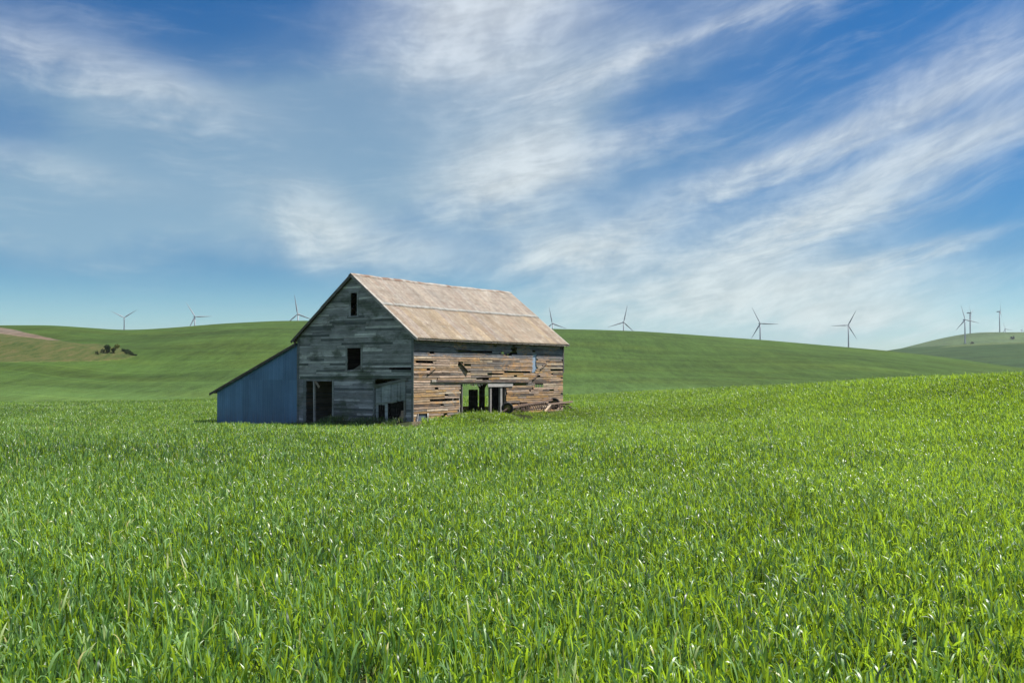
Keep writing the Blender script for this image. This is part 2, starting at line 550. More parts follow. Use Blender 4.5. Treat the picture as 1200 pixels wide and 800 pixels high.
# ------------------------------------------------------------------ wheat: one object, patches of leaves set out over the field
def leaf_patch(seed, size, per_m2, segs, wide, len_mul=1.0, droop=1.0):
    g = np.random.default_rng(seed)
    n = int(per_m2 * size * size)
    nt = max(1, n // 4)
    tx, ty = g.uniform(-size / 2, size / 2, nt), g.uniform(-size / 2, size / 2, nt)
    ti = g.integers(0, nt, n)
    bx, by = tx[ti] + g.normal(0, .012, n), ty[ti] + g.normal(0, .012, n)
    th_ht = g.normal(1.0, 0.15, nt)[ti]
    ph = g.uniform(0, 2 * math.pi, n)
    th0 = np.abs(g.normal(0, .22, n)) + .05
    bend = g.gamma(1.6, .32, n) * droop
    flop = g.random(n) < .22
    bend = np.where(flop, bend + g.uniform(.8, 1.8, n), bend)
    L = g.uniform(.12, .24, n) * len_mul * th_ht
    z0 = g.uniform(0.0, .20, n) * len_mul * th_ht
    W = g.uniform(.55, 1.0, n) * .025 * wide
    t = np.linspace(0, 1, segs + 1)
    ang = th0[:, None] + bend[:, None] * t[None] ** 1.8
    sl = L[:, None] / segs
    ca, sa = np.cos(ang), np.sin(ang)
    hx = np.concatenate([np.zeros((n, 1)), np.cumsum((sa[:, 1:] + sa[:, :-1]) / 2 * sl, 1)], 1)
    hz = np.concatenate([np.zeros((n, 1)), np.cumsum((ca[:, 1:] + ca[:, :-1]) / 2 * sl, 1)], 1)
    cp, sp = np.cos(ph)[:, None], np.sin(ph)[:, None]
    P = np.stack([bx[:, None] + hx * cp, by[:, None] + hx * sp, np.maximum(z0[:, None] + hz, 0.005)], -1)
    tw = g.normal(0, .6, n)[:, None] + g.normal(0, 1.0, n)[:, None] * t[None]
    side = np.stack([-sp * np.ones_like(ang), cp * np.ones_like(ang), np.zeros_like(ang)], -1)
    nrm = np.stack([-ca * cp, -ca * sp, sa], -1)
    wv = np.cos(tw)[..., None] * side + np.sin(tw)[..., None] * nrm
    prof = (.72 + .28 * np.sin(np.pi * np.minimum(t * 1.15, .5))) * (1 - t ** 3.2) + .02
    hw = (W[:, None] / 2 * prof[None])[..., None]
    V = np.stack([P - wv * hw, P + wv * hw], 2).reshape(-1, 3)
    base = (np.arange(n) * (segs + 1) * 2)[:, None] + (np.arange(segs) * 2)[None]
    base = base.ravel()
    Q = np.stack([base, base + 1, base + 3, base + 2], -1)
    tint = np.repeat(np.clip(np.where(g.random(n) < .012, 1.6, g.normal(.48, .28, n)), 0, 1.6), (segs + 1) * 2)
    tt = np.tile(np.repeat(t, 2), n)
    return V, Q, tint, tt


def leaf_material(name, dark, mid, light, trans, tipdry=0.0):
    mat, k = material(name)
    geo = k.new('ShaderNodeNewGeometry').outputs['Position']
    tint = k.attr('tint', 2)
    big = k.noise(k.mapping(geo, (0.16, 0.16, 0.16)), 1.0, 4, 0.6)
    wide = k.noise(k.mapping(geo, (0.035, 0.05, 0.05), loc=(3, 2, 0)), 1.0, 4, 0.6)
    v = k.add(k.add(tint, k.mul(k.sub(big, 0.5), 0.7)), k.mul(k.sub(wide, 0.5), 0.7))
    v = k.m('MULTIPLY', v, 0.8, clamp=True)
    r = k.new('ShaderNodeValToRGB')
    k.put(r.inputs[0], v)
    e = r.color_ramp.elements
    e[0].position, e[0].color = 0.0, (*dark, 1)
    e[1].position, e[1].color = 0.80, (*light, 1)
    q = e.new(1.0)
    q.color = (0.46, 0.40, 0.17, 1)
    q = e.new(0.40)
    q.color = (*mid, 1)
    col = r.outputs[0]
    tr = k.mix(k.smooth(v, 0.0, 0.75), (*[c * 0.36 for c in trans], 1), (*trans, 1))
    p = k.principled(col, 0.42, spec=0.95)
    tn = k.new('ShaderNodeBsdfTranslucent')
    k.put(tn.inputs[0], tr)
    mx = k.new('ShaderNodeMixShader')
    mx.inputs[0].default_value = 0.38
    k.nt.links.new(p, mx.inputs[1])
    k.nt.links.new(tn.outputs[0], mx.inputs[2])
    k.out(mx.outputs[0])
    return mat


def build_wheat():
    mat = leaf_material('wheat_leaf', (0.010, 0.042, 0.020), (0.084, 0.205, 0.038), (0.33, 0.49, 0.19), (0.62, 0.90, 0.032))
    NEAR, MID, FAR = 5, 3, 5
    protos = []

    def proto(seed, size, per, segs, wide, lm=1.0):
        V, Q, tint, tt = leaf_patch(seed, size, per, segs, wide, lm)
        me = numpy_mesh('wheat_leaves', V, Q, {'tint': tint})
        me.materials.append(mat)
        protos.append(bpy.data.objects.new('wheat_leaves', me))
    for s in range(NEAR): proto(10 + s, 1.3, 660, 5, 1.0)
    for s in range(MID): proto(30 + s, 0.7, 360, 4, 1.4, 1.08)
    for s in range(FAR): proto(50 + s, 2.5, 420, 4, 1.4, 1.15)
    g = np.random.default_rng(5)

    def cells(step, y0, y1, slope, pad):
        ys = np.arange(y0, y1, step)
        xs = np.arange(-100, 100, step)
        X, Y = np.meshgrid(xs, ys)
        X, Y = X.ravel() + step / 2, Y.ravel() + step / 2
        m = (np.abs(X) < slope * np.maximum(Y, 0) + pad) & (np.hypot(X, Y) > 0.9)
        return X[m], Y[m]

    def clear(X, Y, mgn):
        a, b = barn_local(X, Y)
        body = (a > -0.55 - mgn) & (a < 17.5 + mgn) & (b > -0.5 - mgn) & (b < 18.3 + mgn)
        yard = (a > 3.6 - mgn) & (a < 17.5 + mgn) & (b > -2.8 - mgn) & (b < 0)
        yard2 = (a > -1.6 - mgn) & (a < 3 + mgn) & (b > -1.4 - mgn) & (b < 10.5 + mgn)
        return body | yard | yard2

    def near_barn(X, Y):
        a, b = barn_local(X, Y)
        return (a > -5) & (a < 22) & (b > -6) & (b < 23)
    XN, YN = cells(1.2, -2.4, 26.4, 0.60, 5.0)
    iN = g.integers(0, NEAR, len(XN))
    XF, YF = cells(2.4, 26.4, 122.4, 0.60, 7.0)
    keep = ~near_barn(XF, YF)
    # patches round the barn are small so that they stop at its walls
    XS, YS = XF[~keep], YF[~keep]
    off = np.array([-0.9, -0.3, 0.3, 0.9])
    ox, oy = np.meshgrid(off, off)
    XM = (XS[:, None] + ox.ravel()[None]).ravel()
    YM = (YS[:, None] + oy.ravel()[None]).ravel()
    ok = ~clear(XM, YM, 0.25)
    XM, YM = XM[ok], YM[ok]
    XF, YF = XF[keep], YF[keep]
    iM = NEAR + g.integers(0, MID, len(XM))
    iF = NEAR + MID + g.integers(0, FAR, len(XF))
    X, Y = np.concatenate([XN, XM, XF]), np.concatenate([YN, YM, YF])
    idx = np.concatenate([iN, iM, iF]).astype(np.float32)
    n = len(X)
    Z = ground(X, Y)
    rot = g.integers(0, 4, n) * (math.pi / 2) + g.normal(0, .06, n)
    hgt = 1.0 + 0.11 * np.sin(X * .19 + np.sin(Y * .11) * 2) * np.sin(Y * .16 + 1.0) + 0.07 * np.sin(X * .55 + Y * .3) + g.normal(0, .03, n)
    a, b = barn_local(X, Y)
    hgt = np.where((a < 20) & (a > -5) & (b > -12) & (b < 20), hgt * .86, hgt)
    me = bpy.data.meshes.new('wheat')
    me.vertices.add(n)
    me.vertices.foreach_set('co', np.stack([X, Y, Z], -1).astype(np.float32).ravel())
    gx = (ground(X + .6, Y) - ground(X - .6, Y)) / 1.2
    gy = (ground(X, Y + .6) - ground(X, Y - .6)) / 1.2
    # the patch keeps its shape in plan and follows the slope: tilt, then turn about its own axis
    eul = np.zeros((n, 3), np.float32)
    for i in range(n):
        up = Vector((-gx[i], -gy[i], 1.0)).normalized()
        eul[i] = (Vector((0, 0, 1)).rotation_difference(up).to_matrix() @ Matrix.Rotation(rot[i], 3, 'Z')).to_euler('XYZ')
    for an, av in (('pick', idx), ('tilt_x', eul[:, 0]), ('tilt_y', eul[:, 1]), ('turn', eul[:, 2]), ('tall', hgt)):
        at = me.attributes.new(an, 'FLOAT', 'POINT')
        at.data.foreach_set('value', av.astype(np.float32))
    me.materials.append(mat)
    o = bpy.data.objects.new('wheat', me)
    COL.objects.link(o)
    tag(o, 'knee high green wheat filling the field in front of the barn', 'wheat', kind='stuff')
    nt = bpy.data.node_groups.new('wheat_patches', 'GeometryNodeTree')
    nt.interface.new_socket('Geometry', in_out='INPUT', socket_type='NodeSocketGeometry')
    nt.interface.new_socket('Geometry', in_out='OUTPUT', socket_type='NodeSocketGeometry')
    gi, go = nt.nodes.new('NodeGroupInput'), nt.nodes.new('NodeGroupOutput')
    join = nt.nodes.new('GeometryNodeJoinGeometry')
    for p in reversed(protos):
        oi = nt.nodes.new('GeometryNodeObjectInfo')
        oi.inputs['Object'].default_value = p
        oi.inputs['As Instance'].default_value = False
        g2 = nt.nodes.new('GeometryNodeGeometryToInstance')
        nt.links.new(oi.outputs['Geometry'], g2.inputs[0])
        nt.links.new(g2.outputs[0], join.inputs[0])
    m2p = nt.nodes.new('GeometryNodeMeshToPoints')
    nt.links.new(gi.outputs[0], m2p.inputs['Mesh'])
    iop = nt.nodes.new('GeometryNodeInstanceOnPoints')
    nt.links.new(m2p.outputs[0], iop.inputs['Points'])
    nt.links.new(join.outputs[0], iop.inputs['Instance'])
    iop.inputs['Pick Instance'].default_value = True

    def named(nm, ty='FLOAT'):
        q = nt.nodes.new('GeometryNodeInputNamedAttribute')
        q.data_type = ty
        q.inputs['Name'].default_value = nm
        return next(s for s in q.outputs if s.enabled and s.name == 'Attribute')
    nt.links.new(named('pick'), iop.inputs['Instance Index'])
    c1 = nt.nodes.new('ShaderNodeCombineXYZ')
    nt.links.new(named('tilt_x'), c1.inputs[0])
    nt.links.new(named('tilt_y'), c1.inputs[1])
    nt.links.new(named('turn'), c1.inputs[2])
    nt.links.new(c1.outputs[0], iop.inputs['Rotation'])
    c2 = nt.nodes.new('ShaderNodeCombineXYZ')
    c2.inputs[0].default_value = c2.inputs[1].default_value = 1.0
    nt.links.new(named('tall'), c2.inputs[2])
    nt.links.new(c2.outputs[0], iop.inputs['Scale'])
    nt.links.new(iop.outputs[0], go.inputs[0])
    md = o.modifiers.new('patches', 'NODES')
    md.node_group = nt


build_wheat()

# ------------------------------------------------------------------ mesh builder
class MB:
    def __init__(self):
        self.v, self.f, self.c = [], [], []

    def hexa(self, pts, col=(1, 1, 1)):
        """eight corners: four of one end, four of the other"""
        b = len(self.v)
        self.v += [tuple(p) for p in pts]
        for q in ((0, 3, 2, 1), (4, 5, 6, 7), (0, 1, 5, 4), (1, 2, 6, 5), (2, 3, 7, 6), (3, 0, 4, 7)):
            self.f.append(tuple(b + i for i in q))
            self.c.append(col)

    def box(self, a, b, col=(1, 1, 1)):
        x0, y0, z0 = a
        x1, y1, z1 = b
        self.hexa([(x0, y0, z0), (x1, y0, z0), (x1, y1, z0), (x0, y1, z0), (x0, y0, z1), (x1, y0, z1), (x1, y1, z1), (x0, y1, z1)], col)

    def beam(self, p, q, w, h, up=(0, 0, 1), col=(1, 1, 1), w2=None, h2=None):
        p, q, up = Vector(p), Vector(q), Vector(up)
        d = (q - p).normalized()
        s = d.cross(up)
        if s.length < 1e-4:
            s = d.cross(Vector((1, 0, 0)))
        s.normalize()
        t = s.cross(d)
        w2, h2 = w2 or w, h2 or h
        self.hexa([p + s * i * w / 2 + t * j * h / 2 for i, j in ((-1, -1), (1, -1), (1, 1), (-1, 1))] +
                  [q + s * i * w2 / 2 + t * j * h2 / 2 for i, j in ((-1, -1), (1, -1), (1, 1), (-1, 1))], col)

    def lathe(self, prof, n, M, col=(1, 1, 1), cap=True):
        """prof: (radius, height) pairs turned about z, placed by matrix M"""
        b = len(self.v)
        for r_, z_ in prof:
            for i in range(n):
                a = 2 * math.pi * i / n
                self.v.append(tuple(M @ Vector((r_ * math.cos(a), r_ * math.sin(a), z_))))
        for k in range(len(prof) - 1):
            for i in range(n):
                j = (i + 1) % n
                self.f.append((b + k * n + i, b + k * n + j, b + (k + 1) * n + j, b + (k + 1) * n + i))
                self.c.append(col)
        if cap:
            self.f.append(tuple(b + i for i in reversed(range(n))))
            self.c.append(col)
            self.f.append(tuple(b + (len(prof) - 1) * n + i for i in range(n)))
            self.c.append(col)

    def build(self, name, mat, parent=None, smooth=False):
        me = bpy.data.meshes.new(name)
        me.from_pydata(self.v, [], self.f)
        a = me.attributes.new('paint', 'FLOAT_COLOR', 'FACE')
        for i, c in enumerate(self.c):
            a.data[i].color = (*c, 1)
        if smooth:
            me.polygons.foreach_set('use_smooth', [True] * len(me.polygons))
        me.materials.append(mat)
        me.update()
        o = bpy.data.objects.new(name, me)
        COL.objects.link(o)
        if parent: o.parent = parent
        return o


# ------------------------------------------------------------------ barn materials
def wood_material(name, moss=0.0, rough=0.85, ochre=0.0):
    mat, k = material(name)
    ob = k.new('ShaderNodeTexCoord').outputs['Object']
    c = k.attr('paint')
    g1 = k.noise(k.mapping(ob, (1.3, 1.3, 34)), 1.0, 5, 0.65)
    g2 = k.noise(k.mapping(ob, (6, 6, 90)), 1.0, 3, 0.6)
    g3 = k.noise(k.mapping(ob, (0.9, 0.9, 1.6)), 1.0, 4, 0.6)
    f = k.add(k.add(k.mul(k.sub(g1, 0.5), 1.5), k.mul(k.sub(g2, 0.5), 0.7)), k.mul(k.sub(g3, 0.5), 1.0))
    v = k.m('MAXIMUM', k.add(1.0, f), 0.12)
    col = k.mix(1.0, c, k.vec(v, v, v), 'MULTIPLY')
    # old splits and nail rust
    sp = k.smooth(g1, 0.30, 0.37)
    col = k.mix(k.sub(1.0, sp), col, (0.035, 0.03, 0.025, 1))
    gy = k.smooth(k.noise(k.mapping(ob, (0.7, 0.7, 5.0), loc=(5, 3, 1)), 1.0, 4), 0.52, 0.68)
    col = k.mix(k.mul(gy, 0.45), col, k.mix(1.0, (0.26, 0.25, 0.24, 1), k.vec(v, v, v), 'MULTIPLY'))
    if ochre:
        st = k.noise(k.mapping(ob, (2.6, 2.6, 8.0), loc=(1, 7, 2)), 1.0, 6, 0.72)
        w2 = k.add(0.40, k.mul(st, 0.95))
        col = k.mix(1.0, col, k.vec(w2, w2, w2), 'MULTIPLY')
        oc = k.mul(k.smooth(k.noise(k.mapping(ob, (0.55, 0.55, 1.3), loc=(7, 1, 3)), 1.0, 5, 0.65), 0.48, 0.64), k.smooth(st, 0.40, 0.62))
        col = k.mix(k.mul(oc, ochre), col, k.mix(1.0, (0.40, 0.205, 0.060, 1), k.vec(v, v, v), 'MULTIPLY'))
        dk = k.smooth(k.noise(k.mapping(ob, (1.6, 1.6, 6.0), loc=(3, 3, 9)), 1.0, 6, 0.75), 0.52, 0.66)
        col = k.mix(k.mul(dk, 0.75), col, (0.085, 0.062, 0.048, 1))
    if moss:
        mo = k.smooth(k.noise(k.mapping(ob, (0.45, 0.45, 0.9), loc=(2, 0, 4)), 1.0, 5, 0.65), 0.50, 0.66)
        col = k.mix(k.mul(mo, moss), col, k.mix(1.0, (0.075, 0.095, 0.062, 1), k.vec(v, v, v), 'MULTIPLY'))
    k.out(k.principled(col, rough, spec=0.15, normal=k.bump(k.add(g1, k.mul(g2, 0.5)), 0.5, 0.012)))
    return mat


def plain_material(name, col, rough=0.8, metal=0.0, vary=0.3, scale=2.0, spec=0.3):
    mat, k = material(name)
    ob = k.new('ShaderNodeTexCoord').outputs['Object']
    n = k.noise(ob, scale, 5, 0.62)
    v = k.add(1.0 - vary * 0.5, k.mul(k.sub(n, 0.5), vary * 2.4))
    v = k.m('MAXIMUM', v, 0.1)
    k.out(k.principled(k.mix(1.0, (*col, 1), k.vec(v, v, v), 'MULTIPLY'), rough, metal, spec))
    return mat


def roof_material():
    mat, k = material('rusty_roof_metal')
    ob = k.new('ShaderNodeTexCoord').outputs['Object']
    c = k.attr('paint')
    s1 = k.noise(k.mapping(ob, (5.0, 0.45, 0.45)), 1.0, 6, 0.66)
    s2 = k.noise(k.mapping(ob, (1.3, 1.0, 1.0)), 1.0, 6, 0.7)
    s3 = k.noise(k.mapping(ob, (14, 4.0, 4.0)), 1.0, 4, 0.7)
    v = k.add(1.0, k.add(k.mul(k.sub(s1, 0.5), 0.7), k.add(k.mul(k.sub(s2, 0.5), 1.1), k.mul(k.sub(s3, 0.5), 1.2))))
    col = k.mix(1.0, c, k.vec(v, v, v), 'MULTIPLY')
    rust = k.smooth(k.noise(k.mapping(ob, (3.2, 0.75, 0.75), loc=(3, 1, 7)), 1.0, 6, 0.74), 0.51, 0.68)
    col = k.mix(k.mul(rust, 0.62), col, k.mix(1.0, (0.192, 0.115, 0.085, 1), k.vec(v, v, v), 'MULTIPLY'))
    zinc = k.smooth(k.noise(k.mapping(ob, (3.6, 2.4, 2.4), loc=(9, 2, 5)), 1.0, 6, 0.72), 0.53, 0.70)
    col = k.mix(k.mul(zinc, 0.55), col, k.mix(1.0, (0.340, 0.326, 0.311, 1), k.vec(v, v, v), 'MULTIPLY'))
    # dark nail and purlin lines of old rust across the slope
    sepo = k.new('ShaderNodeSeparateXYZ')
    k.put(sepo.inputs[0], ob)
    ln = k.m('SINE', k.mul(k.add(sepo.outputs[1], k.mul(s2, 0.06)), 9.3))
    nails = k.mul(k.smooth(ln, 0.90, 0.99), k.smooth(s3, 0.42, 0.60))
    col = k.mix(k.mul(nails, 0.38), col, (0.126, 0.078, 0.059, 1))
    bl = k.smooth(k.noise(k.mapping(ob, (1.7, 2.4, 2.4), loc=(4, 4, 1)), 1.0, 6, 0.78), 0.52, 0.66)
    col = k.mix(k.mul(bl, 0.62), col, k.mix(1.0, (0.150, 0.105, 0.082, 1), k.vec(v, v, v), 'MULTIPLY'))
    bl2 = k.smooth(k.noise(k.mapping(ob, (1.2, 1.6, 1.6), loc=(1, 9, 6)), 1.0, 6, 0.75), 0.54, 0.68)
    col = k.mix(k.mul(bl2, 0.5), col, k.mix(1.0, (0.40, 0.37, 0.33, 1), k.vec(v, v, v), 'MULTIPLY'))
    # run-off streaks and the dark laps between sheets
    run = k.smooth(k.noise(k.mapping(ob, (11.0, 0.22, 0.22), loc=(2, 8, 1)), 1.0, 4, 0.6), 0.55, 0.70)
    col = k.mix(k.mul(run, 0.50), col, k.mix(1.0, (0.155, 0.092, 0.070, 1), k.vec(v, v, v), 'MULTIPLY'))
    lap = k.smooth(k.m('SINE', k.mul(sepo.outputs[0], 8.727)), 0.965, 0.995)
    col = k.mix(k.mul(lap, k.add(0.15, k.mul(s1, 0.5))), col, (0.11, 0.075, 0.06, 1))
    col = k.mix(1.0, col, (0.93, 0.92, 0.86, 1), 'MULTIPLY')
    k.out(k.principled(col, 0.72, 0.0, 0.25))
    return mat


WOOD = wood_material('sunbleached_boards', ochre=0.75)
GREY_WOOD = wood_material('grey_gable_boards', moss=0.75)
TRIM = wood_material('grey_trim_wood')
DARK_WOOD = wood_material('dark_timber')
ROOF = roof_material()


def sky_tinted_sheet_material():
    mat, k = material('sky_tinted_sheet_metal')
    ob = k.new('ShaderNodeTexCoord').outputs['Object']
    c = k.attr('paint')
    s1 = k.noise(k.mapping(ob, (2, 4.5, 0.35)), 1.0, 5, 0.6)
    s2 = k.noise(k.mapping(ob, (0.6, 0.6, 0.8)), 1.0, 5, 0.65)
    v = k.add(1.0, k.add(k.mul(k.sub(s1, 0.5), 0.55), k.mul(k.sub(s2, 0.5), 0.6)))
    col = k.mix(1.0, c, k.vec(v, v, v), 'MULTIPLY')
    st = k.smooth(k.noise(k.mapping(ob, (1, 7, 0.5), loc=(0, 4, 2)), 1.0, 5, 0.7), 0.60, 0.76)
    col = k.mix(k.mul(st, 0.4), col, (0.10, 0.10, 0.11, 1))
    sepb = k.new('ShaderNodeSeparateXYZ')
    k.put(sepb.inputs[0], ob)
    foot = k.mul(k.smooth(sepb.outputs[2], 0.9, -0.6), k.smooth(s1, 0.35, 0.65))
    col = k.mix(k.mul(foot, 0.5), col, (0.09, 0.075, 0.06, 1))
    scr = k.smooth(k.noise(k.mapping(ob, (3, 9, 1.2), loc=(6, 2, 3)), 1.0, 6, 0.75), 0.60, 0.72)
    col = k.mix(k.mul(scr, 0.35), col, (0.30, 0.34, 0.38, 1))
    k.out(k.principled(col, 0.5, 0.1, 0.4))
    return mat


BLUE = sky_tinted_sheet_material()


# ------------------------------------------------------------------ barn
def slats(rng, mb, place, width, z0, top, row, openings, paint, missing=0.0, lo=1.6, hi=4.6, thick=0.024, ragged=0.05, bounds=None, chip=0.0, skew=0.012):
    """lapped boards in rows; place(a, z, out) maps wall coordinates to a point, 'out' is the distance outwards"""
    z = z0
    nrow = 0
    while z < top:
        z1 = min(z + row, top)
        zm = (z + z1) / 2
        la, lb = bounds(z) if bounds else (0.0, width)
        ha, hb = bounds(z1) if bounds else (0.0, width)
        if la >= lb:
            break
        spans = [(la, lb)]
        for (oa, ob_, oz0, oz1) in openings:
            if oz0 < zm < oz1:
                nx = []
                ja, jb = rng.uniform(-ragged, ragged), rng.uniform(-ragged, ragged)
                for s0, s1 in spans:
                    if ob_ <= s0 or oa >= s1:
                        nx.append((s0, s1))
                    else:
                        if oa - s0 > 0.05: nx.append((s0, oa + ja))
                        if s1 - ob_ > 0.05: nx.append((ob_ + jb, s1))
                spans = nx
        for s0, s1 in spans:
            a = s0
            while a < s1 - 0.02:
                b = a + rng.uniform(lo, hi)
                if s1 - b < 0.7: b = s1
                bite = rng.random() < chip
                if rng.random() > missing:
                    d0, d1 = rng.uniform(-skew, skew), rng.uniform(-skew, skew)
                    gap = rng.uniform(0.001, 0.010)
                    a0, b0 = a + rng.uniform(0, .006), b - (rng.uniform(0.06, 0.45) if bite else rng.uniform(0.003, .014))
                    fa0, fb0 = (la if a == la and bounds else a0), (lb if b == lb and bounds else b0)
                    fa1, fb1 = (ha if a == la and bounds else a0), (hb if b == lb and bounds else b0)
                    if fb1 <= fa1 + 0.01:
                        fa1 = fb1 = (fa1 + fb1) / 2
                    o0 = 0.014 + rng.uniform(0, .016)          # the lower edge laps over the board below
                    zt = z1 - gap
                    zb = z + rng.uniform(-.004, .006)
                    P = [place(fa0, zb + d0, o0), place(fb0, zb + d1, o0 + rng.uniform(-.003, .004)), place(fb0, zb + d1, o0 + thick), place(fa0, zb + d0, o0 + thick),
                         place(fa1, zt + d0, 0.0), place(fb1, zt + d1, 0.0), place(fb1, zt + d1, thick), place(fa1, zt + d0, thick)]
                    mb.hexa(P, paint((fa0 + fb0) / 2, zm))
                a = b
        z = z1
        nrow += 1


BW, BL = 9.87, 17.07
EAVE_Z, RIDGE_Z = 5.30, 9.08
PITCH = (RIDGE_Z - EAVE_Z) / (BW / 2)
LEAN_W = 8.0                                    # width of the lean-to


def gable_bounds(z):
    if z <= EAVE_Z - 0.12:
        return 0.0, BW
    t = (z - EAVE_Z + 0.12) / PITCH
    return t, BW - t


def build_barn():
    rng = random.Random(21)
    gx, gy = BARN_O
    root = empty('barn', (gx, gy, 0.0), BARN_RZ)
    tag(root, 'weathered wooden barn with rusty metal roof and a sheet metal lean-to with reflected sky in its blue', 'barn')

    # --- the sunlit long wall (local y = 0, facing -y)
    door = (4.55, 9.72, -1, 2.24)
    holes = [door, (0.30, 1.75, 3.46, 3.60), (10.42, 10.93, 4.16, 4.95), (9.7, 10.42, 4.14, 4.26), (4.2, 8.1, 4.29, 4.40), (13.02, 13.55, 3.0, 4.22),
             (13.36, 14.46, 1.86, 2.12), (9.5, 12.75, 2.93, 3.04), (7.5, 9.3, 2.80, 2.90), (15.3, 17.0, 3.05, 3.14), (1.5, 4.45, 1.12, 1.24), (10.1, 12.3, 0.66, 0.80),
             (0.12, 0.76, 1.84, 1.95), (0.30, 1.34, -0.3, 0.44), (2.3, 4.4, 2.30, 2.40), (10.3, 12.2, 2.10, 2.24), (4.40, 4.75, 3.36, 3.60), (4.9, 5.7, 3.40, 3.49),
             (3.5, 4.4, 0.10, 0.22), (2.5, 3.0, 0.20, 0.30), (12.9, 13.3, 2.86, 3.04), (13.4, 13.95, 2.55, 2.7), (15.4, 15.7, 2.80, 2.95), (6.2, 7.6, 2.52, 2.60),
             (2.9, 3.15, 0.28, 0.36), (1.2, 1.5, 3.1, 3.2), (1.6, 1.8, 2.6, 2.68), (14.2, 14.5, 3.42, 3.52), (11.2, 11.6, 3.5, 3.56), (7.9, 8.4, 3.62, 3.68), (12.3, 12.9, 1.30, 1.36), (15.2, 15.9, 1.62, 1.68), (14.6, 15.3, 0.95, 1.01)]
    tan_, pink, orange, grey, pale, dark = (0.304, 0.212, 0.136), (0.336, 0.252, 0.196), (0.34, 0.21, 0.095), (0.168, 0.144, 0.128), (0.416, 0.336, 0.248), (0.096, 0.076, 0.064)
    upper = (0.165, 0.168, 0.185)  # greyed boards under the eave; its bluish shade is in the colour too

    def side_paint(a, z):
        if z > 3.98:
            c = upper if rng.random() < .8 else (0.21, 0.205, 0.215)
        else:
            wo = 0.04
            if a < 2.2 and z < 3.3: wo = 0.22
            if 1.4 < a < 4.2 and z < 1.0: wo = 0.25
            if 10.0 < a < 13.0 and 0.6 < z < 1.25: wo = 0.55
            if 9.0 < a < 13 and 2.6 < z < 3.0: wo = 0.4
            if 3.4 < a < 4.6 and z < 2.2: wo = 0.0
            q = rng.random()
            if q < wo: c = orange
            else:
                c = rng.choice([tan_, tan_, pink, pink, pale, pink, grey, tan_, dark] if a < 9 else [tan_, pink, tan_, pink, grey, pink, pale, dark, tan_])
                if 3.4 < a < 4.6 and z < 2.2: c = rng.choice([pink, pale, pink, grey])
        j = rng.uniform(.76, 1.16)
        h = rng.uniform(-.05, .05)
        return (c[0] * j * (1 + h), c[1] * j, c[2] * j * (1 - h))
    mb = MB()
    slats(rng, mb, lambda a, z, o: (a, -o, z), BL, -0.592, 5.12, 0.146, holes, side_paint, missing=0.016, lo=0.9, hi=3.8, ragged=0.11, chip=0.10, skew=0.024)
    side = mb.build('side_wall', WOOD, root)
    side['label'] = 'sunlit long wall of sun bleached tan and orange boards with gaps'
    # loose boards and braces that hang off the wall
    mb = MB()
    mb.beam((1.28, -0.075, 2.84), (2.12, -0.075, 3.30), 0.03, 0.15, (0, 1, 0), (0.20, 0.15, 0.11))
    mb.build('loose_board', WOOD, side)
    mb = MB()
    mb.beam((4.45, -0.07, 3.60), (5.32, -0.11, 2.95), 0.03, 0.17, (0, 1, 0), (0.13, 0.11, 0.095))
    mb.build('loose_board', WOOD, side)
    mb = MB()
    mb.beam((13.95, -0.08, 3.20), (14.85, -0.08, 3.68), 0.03, 0.13, (0, 1, 0), (0.19, 0.15, 0.12))
    mb.build('loose_board', WOOD, side)
    mb = MB()
    mb.beam((12.95, -0.09, 2.45), (13.75, -0.10, 2.95), 0.03, 0.16, (0, 1, 0), (0.15, 0.12, 0.10))
    mb.build('loose_board', WOOD, side)
    mb = MB()
    mb.beam((9.9, -0.09, 0.58), (12.7, -0.09, 0.66), 0.03, 0.15, (0, 1, 0), (0.36, 0.33, 0.31))
    mb.build('loose_board', WOOD, side)
    # the rail over the wide doorway and the lighter head board under it
    mb = MB()
    mb.beam((1.62, -0.075, 2.42), (2.05, -0.075, 2.415), 0.09, 0.14, (0, 0, 1), (0.42, 0.38, 0.34))
    mb.beam((2.06, -0.08, 2.415), (12.42, -0.08, 2.30), 0.10, 0.13, (0, 0, 1), (0.135, 0.105, 0.095))
    rail = mb.build('door_rail', WOOD, root)
    mb = MB()
    mb.beam((7.55, -0.055, 2.10), (10.45, -0.055, 2.10), 0.05, 0.24, (0, 0, 1), (0.33, 0.31, 0.30))
    mb.build('lintel', TRIM, root)
    # splintered ends of boards left hanging under the rail
    x = 5.0
    while x < 7.2:
        h = rng.uniform(.06, .22)
        mb = MB()
        mb.box((x, -0.02, 2.24 - h), (x + rng.uniform(.05, .13), 0.0, 2.27), (0.55, 0.50, 0.43) if rng.random() < .5 else (0.2, .17, .14))
        mb.build('splintered_board', WOOD, rail)
        x += rng.uniform(.12, .32)

    def post(name, x0, x1, y0, y1, z0, z1, col, mat=TRIM, parent=root):
        mb = MB()
        mb.box((x0, y0, z0), (x1, y1, z1), col)
        return mb.build(name, mat, parent)
    post('door_post', 4.80, 4.90, 0.01, 0.11, -0.2, 2.26, (0.12, 0.11, 0.105))
    post('door_post', 5.02, 5.11, 0.40, 0.50, -0.2, 2.40, (0.30, 0.285, 0.27))
    post('door_post', 7.86, 8.03, -0.02, 0.13, -0.2, 1.98, (0.22, 0.205, 0.195))
    post('door_post', 9.05, 9.27, -0.02, 0.14, -0.2, 1.98, (0.25, 0.24, 0.23))
    post('door_post', 9.66, 9.80, 0.03, 0.16, -0.2, 2.24, (0.16, 0.14, 0.13))
    # blue sheet hung behind the narrow window hole, white frame at the low hole
    mb = MB()
    mb.box((12.98, 0.020, 2.95), (13.60, 0.035, 4.30), (0.23, 0.30, 0.40))
